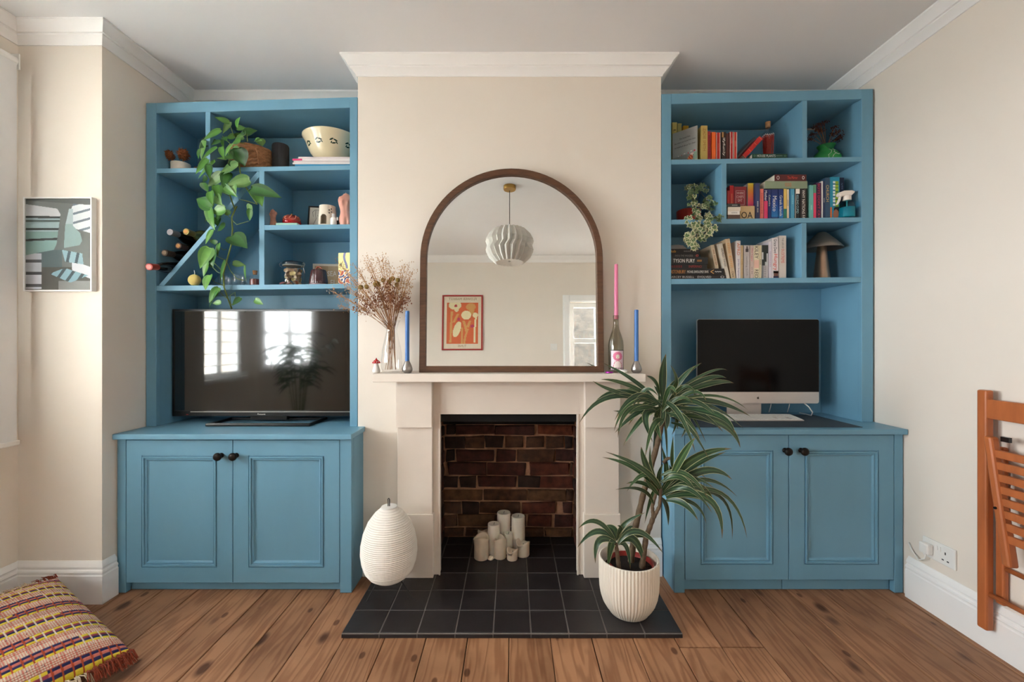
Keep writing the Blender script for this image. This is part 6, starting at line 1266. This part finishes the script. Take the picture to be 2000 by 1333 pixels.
book('R2', 1563, 1575.5, 369.5, (40, 30, 30), 'dark brown book titled in white capitals, right end of the low row', 'WHY NATIONS FA', W_, tspan=(.02, .96), th=.45)
zt = max(sz('R2', PX(1500, BD)) + .0012 + 0, PZ(369.3, BD)) + .0012
flat_book(PX(1494, BD), PX(1577, BD), zt, PZ(354.5, BD) - zt, (134, 150, 124), 'sage green book lying flat on top of the travel guides', depth=.2, group='books lying on the travel guides', txt='ooo', tcol=(190, 110, 70), tx=(.47, .62), frac=.8); zt = PZ(354.5, BD) + .0006
flat_book(PX(1513, BD), PX(1575, BD), zt, PZ(341.5, BD) - zt, (86, 22, 24), 'maroon book lying at the top of the pile', depth=.19, group='books lying on the travel guides', txt='The Mirror', tcol=(214, 60, 36), tx=(.4, .72), frac=.45, more=(('O', (230, 220, 216), .06, .15, .6), ('o', (230, 220, 216), .86, .94, .55)))
book('R2', 1581, 1588.5, 362.5, (108, 178, 170), 'teal green book right of the nations book', 'lIllI', (190, 220, 210), tspan=(.2, .5), th=.35)
book('R2', 1588.8, 1594, 361.5, (90, 150, 120), 'slim book with a pink lower spine', bands=[(0, .76, (224, 62, 100))])
book('R2', 1594.6, 1604, 357.5, (62, 28, 70), 'purple book with red capitals on the middle shelf', "BOYS DON'T CRY", (200, 50, 70), tspan=(.02, .97), th=.5)
book('R2', 1604.4, 1607.3, 354.5, (224, 218, 212), 'very thin white book right of the purple book')
book('R2', 1607.6, 1611.3, 355, (30, 48, 88), 'thin navy book right of the thin white book', SC, W_, tspan=(.1, .9), th=.4)
book('R2', 1611.6, 1620.8, 347.5, (44, 76, 104), 'slate blue hardback with gold capitals', 'CHURCH', (206, 170, 100), tspan=(.42, .82), th=.6)
def coverface(u, v):
    if .3 < v < .9 and .28 < u < .56: return (222, 232, 232) if int(v * 40) % 3 else (30, 110, 150)
    if .28 < v < .9 and .56 <= u < .9: return (146, 178, 40) if int(v * 44) % 4 else (40, 110, 60)
    if v < .28:
        if ell(u, v, .62, .12, .3, .11): return (170, 112, 86)
        if ell(u, v, .7, .22, .3, .1): return (30, 24, 24)
        if u < .2: return (196, 110, 60)
    return (22, 140, 172)
X0, X1 = PX(1621.3, BD), PX(1639.5, BD); t = book('R2', 1621.3, 1639.5, 346.5, (22, 140, 172), 'wide turquoise book with a portrait on its spine', depth=.14); z0 = sz('R2', X0) + .0012
part('spine_print', paint(MB(), (X0, BD - .0005, z0), RIGHT, UP, X1 - X0, PZ(346.5, BD) - z0, 20, 60, coverface), M_ATTR, t)
book('R2', 1640, 1648.5, 347.5, (24, 34, 66), 'dark navy book at the right end of the middle shelf', 'lylIlI', (120, 140, 180), d=2.31, tspan=(.65, .95), th=.4)
# spray bottle
c = on('R2', 1654, 2.262); t = thing('spray_bottle', 'turquoise spray bottle with a white trigger head', 'spray bottle', c); hb = .094
part('bottle', L_([(.032, 0), (.0365, .003), (.037, .01), (.037, .058), (.034, .070), (.024, .086), (.0165, hb)], c, 36), glass_mat('teal_plastic', (110, 214, 222), .8), t, smooth=True); part('liquid', L_([(.031, .003), (.0352, .005), (.0355, .01), (.0355, .054), (.001, .054)], c, 36), mat('turquoise_liquid', (28, 172, 186), .2, var=.05), t, auto=.6)
M_TRG = mat('white_trigger', (236, 226, 218), .4); part('collar', L_([(.018, hb - .002), (.019, hb), (.019, hb + .022), (.017, hb + .024)], c, 28), M_TRG, t, auto=.6)
zc = c[2] + hb + .022; part('trigger_head', MB().prism([(c[0] - .05, zc + .006), (c[0] - .046, zc - .004), (c[0] - .018, zc - .001), (c[0] + .016, zc), (c[0] + .03, zc + .012), (c[0] + .036, zc + .022), (c[0] + .02, zc + .028), (c[0] - .02, zc + .026), (c[0] - .046, zc + .016)], c[1] - .012, c[1] + .012), M_TRG, t, bevel=.004)
part('trigger', MB().prism([(c[0] - .038, zc + .002), (c[0] - .03, zc + .002), (c[0] - .036, zc - .022), (c[0] - .05, zc - .046), (c[0] - .054, zc - .044), (c[0] - .044, zc - .02)], c[1] - .007, c[1] + .007), M_TRG, t, bevel=.002)
part('dip_tube', MB().tube([(c[0], c[1], c[2] + .006), (c[0], c[1], c[2] + hb)], .003, 8), M_TRG, t)
# ---- lower shelf
xl = PX(1311, FF) + .002; zz = sz('R3', 1.0) + .004
for i, (x1, y0, col, txt, tc, tx, lab, more) in enumerate(((1418, 538, (44, 34, 34), 'DARCEY BUSSELL', (206, 196, 190), (.0, .44), 'dark dance autobiography at the bottom of the lower-shelf stack', (('EVOLVED', (206, 196, 190), .5, .74, .55), ('o', (190, 186, 182), .9, .97, .6))), (1412.5, 525.5, (24, 22, 24), 'LASTONBURY', (206, 140, 70), (.0, .30), 'black festival book second from the bottom of the stack', (('MICHAEL EAVIS & EMILY EAVIS', (226, 222, 216), .33, .72, .5), ('<', (206, 150, 80), .76, .82, .7), ('~~~', (200, 200, 200), .84, .96, .25))), (1381, 517, (28, 26, 28), 'IIIIIII', (150, 34, 34), (.02, .36), 'black book with red capitals third from the bottom', (('INFERNO', (160, 40, 36), .52, .86, .6),)), (1382, 503.5, (20, 22, 24), 'TYSON FURY', (236, 234, 230), (.1, .66), 'black boxer biography in the middle of the stack', (('=', (230, 150, 60), .7, .86, .2),)), (1366, 496.5, (30, 27, 28), 'INTO THE WOODS', (130, 126, 124), (.2, .78), 'thin black book above the boxer biography', (('o', (196, 70, 60), .88, .97, .6),)), (1365, 487, (34, 30, 30), 'Bob', (214, 160, 60), (.02, .22), 'dark book with a yellow name at the top of the stack', (('lIlIlIlI', (150, 146, 142), .4, .8, .25),)))):
    th_ = PZ(y0, BD) - zz; flat_book(xl, PX(x1, BD), zz, th_ - .0006, col, lab, d=BD - .004 * (i % 2), depth=.2, txt=txt, tcol=tc, tx=tx, group='dark books stacked on the lower shelf', more=more, frac=.55); zz += th_
cb = MB(); vs = []; S = 20; cx0 = PX(1325, 2.34)
cb.lathe([(.052, 0), (.056, .004), (.05, .016), (.036, .03), (.016, .036), (.001, .037)], (cx0 - .012, 2.35, zz + .0004), 20, rfun=lambda a, i: 1 + .1 * math.sin(3 * a + i) + .05 * math.sin(7 * a + 2 * i))
for p in cb.v: p.x = max(p.x, xl)
solo('folded_cloth', cb, mat('pale_cloth', (196, 184, 176), .9, var=.15, bump=.3), 'crumpled pale cloth on top of the dark book stack', 'cloth', smooth=True)
zg = PZ(525.5, BD) + .0012 - sz('R3', PX(1400, BD)) - .0012
book('R3', 1397, 1404, 479, (206, 188, 160), 'leaning cream paperback standing on the festival book', 'lIlIl IlIlIl lIlI', (150, 80, 50), depth=.14, lean=.2, zoff=zg + .0006, tspan=(.06, .88), th=.35, d=BD + .02)
book('R3', 1419.5, 1426, 475, (206, 196, 180), 'leaning off-white paperback second of the slanted books', 'WE MUST THINGS', (50, 46, 50), depth=.14, lean=.22, tspan=(.35, .86), th=.5)
book('R3', 1428.6, 1437.4, 467, (204, 180, 146), 'thick leaning cream book with orange lettering', 'IIIIII EIIIII', (214, 150, 84), depth=.17, lean=.155, tspan=(.25, .92), th=.5, txt2=('Clare', K, .04, .18, .5))
book('R3', 1438.3, 1446.3, 471, (222, 214, 212), 'white book with multicoloured letters and purple author name', 'Jordan Stephens', (84, 70, 140), tspan=(.03, .52), th=.5, txt2=('APRD', (216, 110, 60), .62, .94, .7))
book('R3', 1446.7, 1451.3, 480, (196, 170, 130), 'slim tan book beside the white multicoloured-letter book', SC, (170, 130, 70), tspan=(.1, .9), th=.4)
book('R3', 1453, 1464, 480, (190, 182, 178), 'grey book with a small figure at the top of its spine', 'nothing holds', (136, 128, 130), bands=[(.8, .9, (70, 62, 64), .3, .8), (.9, .97, (60, 54, 56), .45, .65)], tspan=(.08, .66), th=.45)
book('R3', 1465, 1472, 480, (206, 186, 174), 'beige book with pink script lettering', 'The happy', (196, 84, 96), tspan=(.52, .92), th=.6, txt2=('lIlI lIlI', (110, 100, 96), .08, .42, .3))
book('R3', 1472.5, 1482.3, 480, (226, 214, 182), 'cream paperback with tall black capitals', 'KILEY', (34, 32, 30), tspan=(.6, .97), th=.7, txt2=('REID', (34, 32, 30), .02, .27, .7), bands=[(.32, .56, (232, 190, 170))])
book('R3', 1482.8, 1487.3, 480, (214, 200, 164), 'slim cream book right of the tall-capital paperback', SC, K, tspan=(.1, .9), th=.4)
book('R3', 1488, 1500, 479.5, (176, 172, 170), 'book with a black and white photograph on its spine', depth=.15, fn=lambda u, v: ((44, 50, 46) if (v > .8 or abs(u - .35 - (v - .5)) < .28) else (188, 192, 190)) if v > .4 else ((120, 122, 122) if u < .15 else (190, 184, 182)), txt='lIlIIlI', tcol=(130, 124, 126), tspan=(.05, .38), th=.4)
book('R3', 1501, 1507.5, 472.5, (214, 206, 214), 'pale lilac book right of the photograph book', SC + SC, (176, 150, 176), tspan=(.1, .95), th=.4)
book('R3', 1508, 1520.3, 465.5, (224, 216, 216), 'white memoir with large red title lettering', 'Hungry', (224, 70, 36), tspan=(.2, .6), th=.75, txt2=('Grace Dent', (30, 32, 52), .62, .97, .5), bands=[(0, .06, (30, 34, 70), .2, 1), (.06, .17, (110, 66, 50), .25, .95), (.13, .19, (44, 26, 24), .2, 1)])
book('R3', 1522, 1535.5, 461, (212, 202, 192), 'tall off-white hardback at the right end of the lower row', 'IN EXTREMIS', (204, 72, 60), tspan=(.36, .68), th=.45, txt2=('THE LIFE OF', (90, 84, 84), .7, .95, .25))
# mushroom lamp
c = on('R3', 1605, 2.375); t = thing('table_lamp', 'grey metal mushroom lamp with a conical shade on the lower right shelf', 'lamp', c); M_LG = mat('grey_lamp_metal', (150, 140, 130), .38, metal=.75, var=.1); hs = .185
part('stem', L_([(.040, 0), (.041, .003), (.020, hs + .01)], c, 36), mat('lamp_stem_metal', (176, 150, 130), .34, metal=.85, var=.1), t, auto=.6); part('lamp_shade', L_([(.098, hs - .012), (.0985, hs - .008), (.066, hs + .03), (.036, hs + .062), (.02, hs + .077), (.010, hs + .081), (.001, hs + .082), (.001, hs + .08), (.018, hs + .074), (.034, hs + .059), (.064, hs + .027), (.0965, hs - .012)], c, 44, cap0=False, cap1=False), M_LG, t, smooth=True)
part('switch', MB().ball((c[0] + .012, c[1] - .039, c[2] + .012), .0035, seg=8, rings=6), M_STEEL, t)
flush_texts()
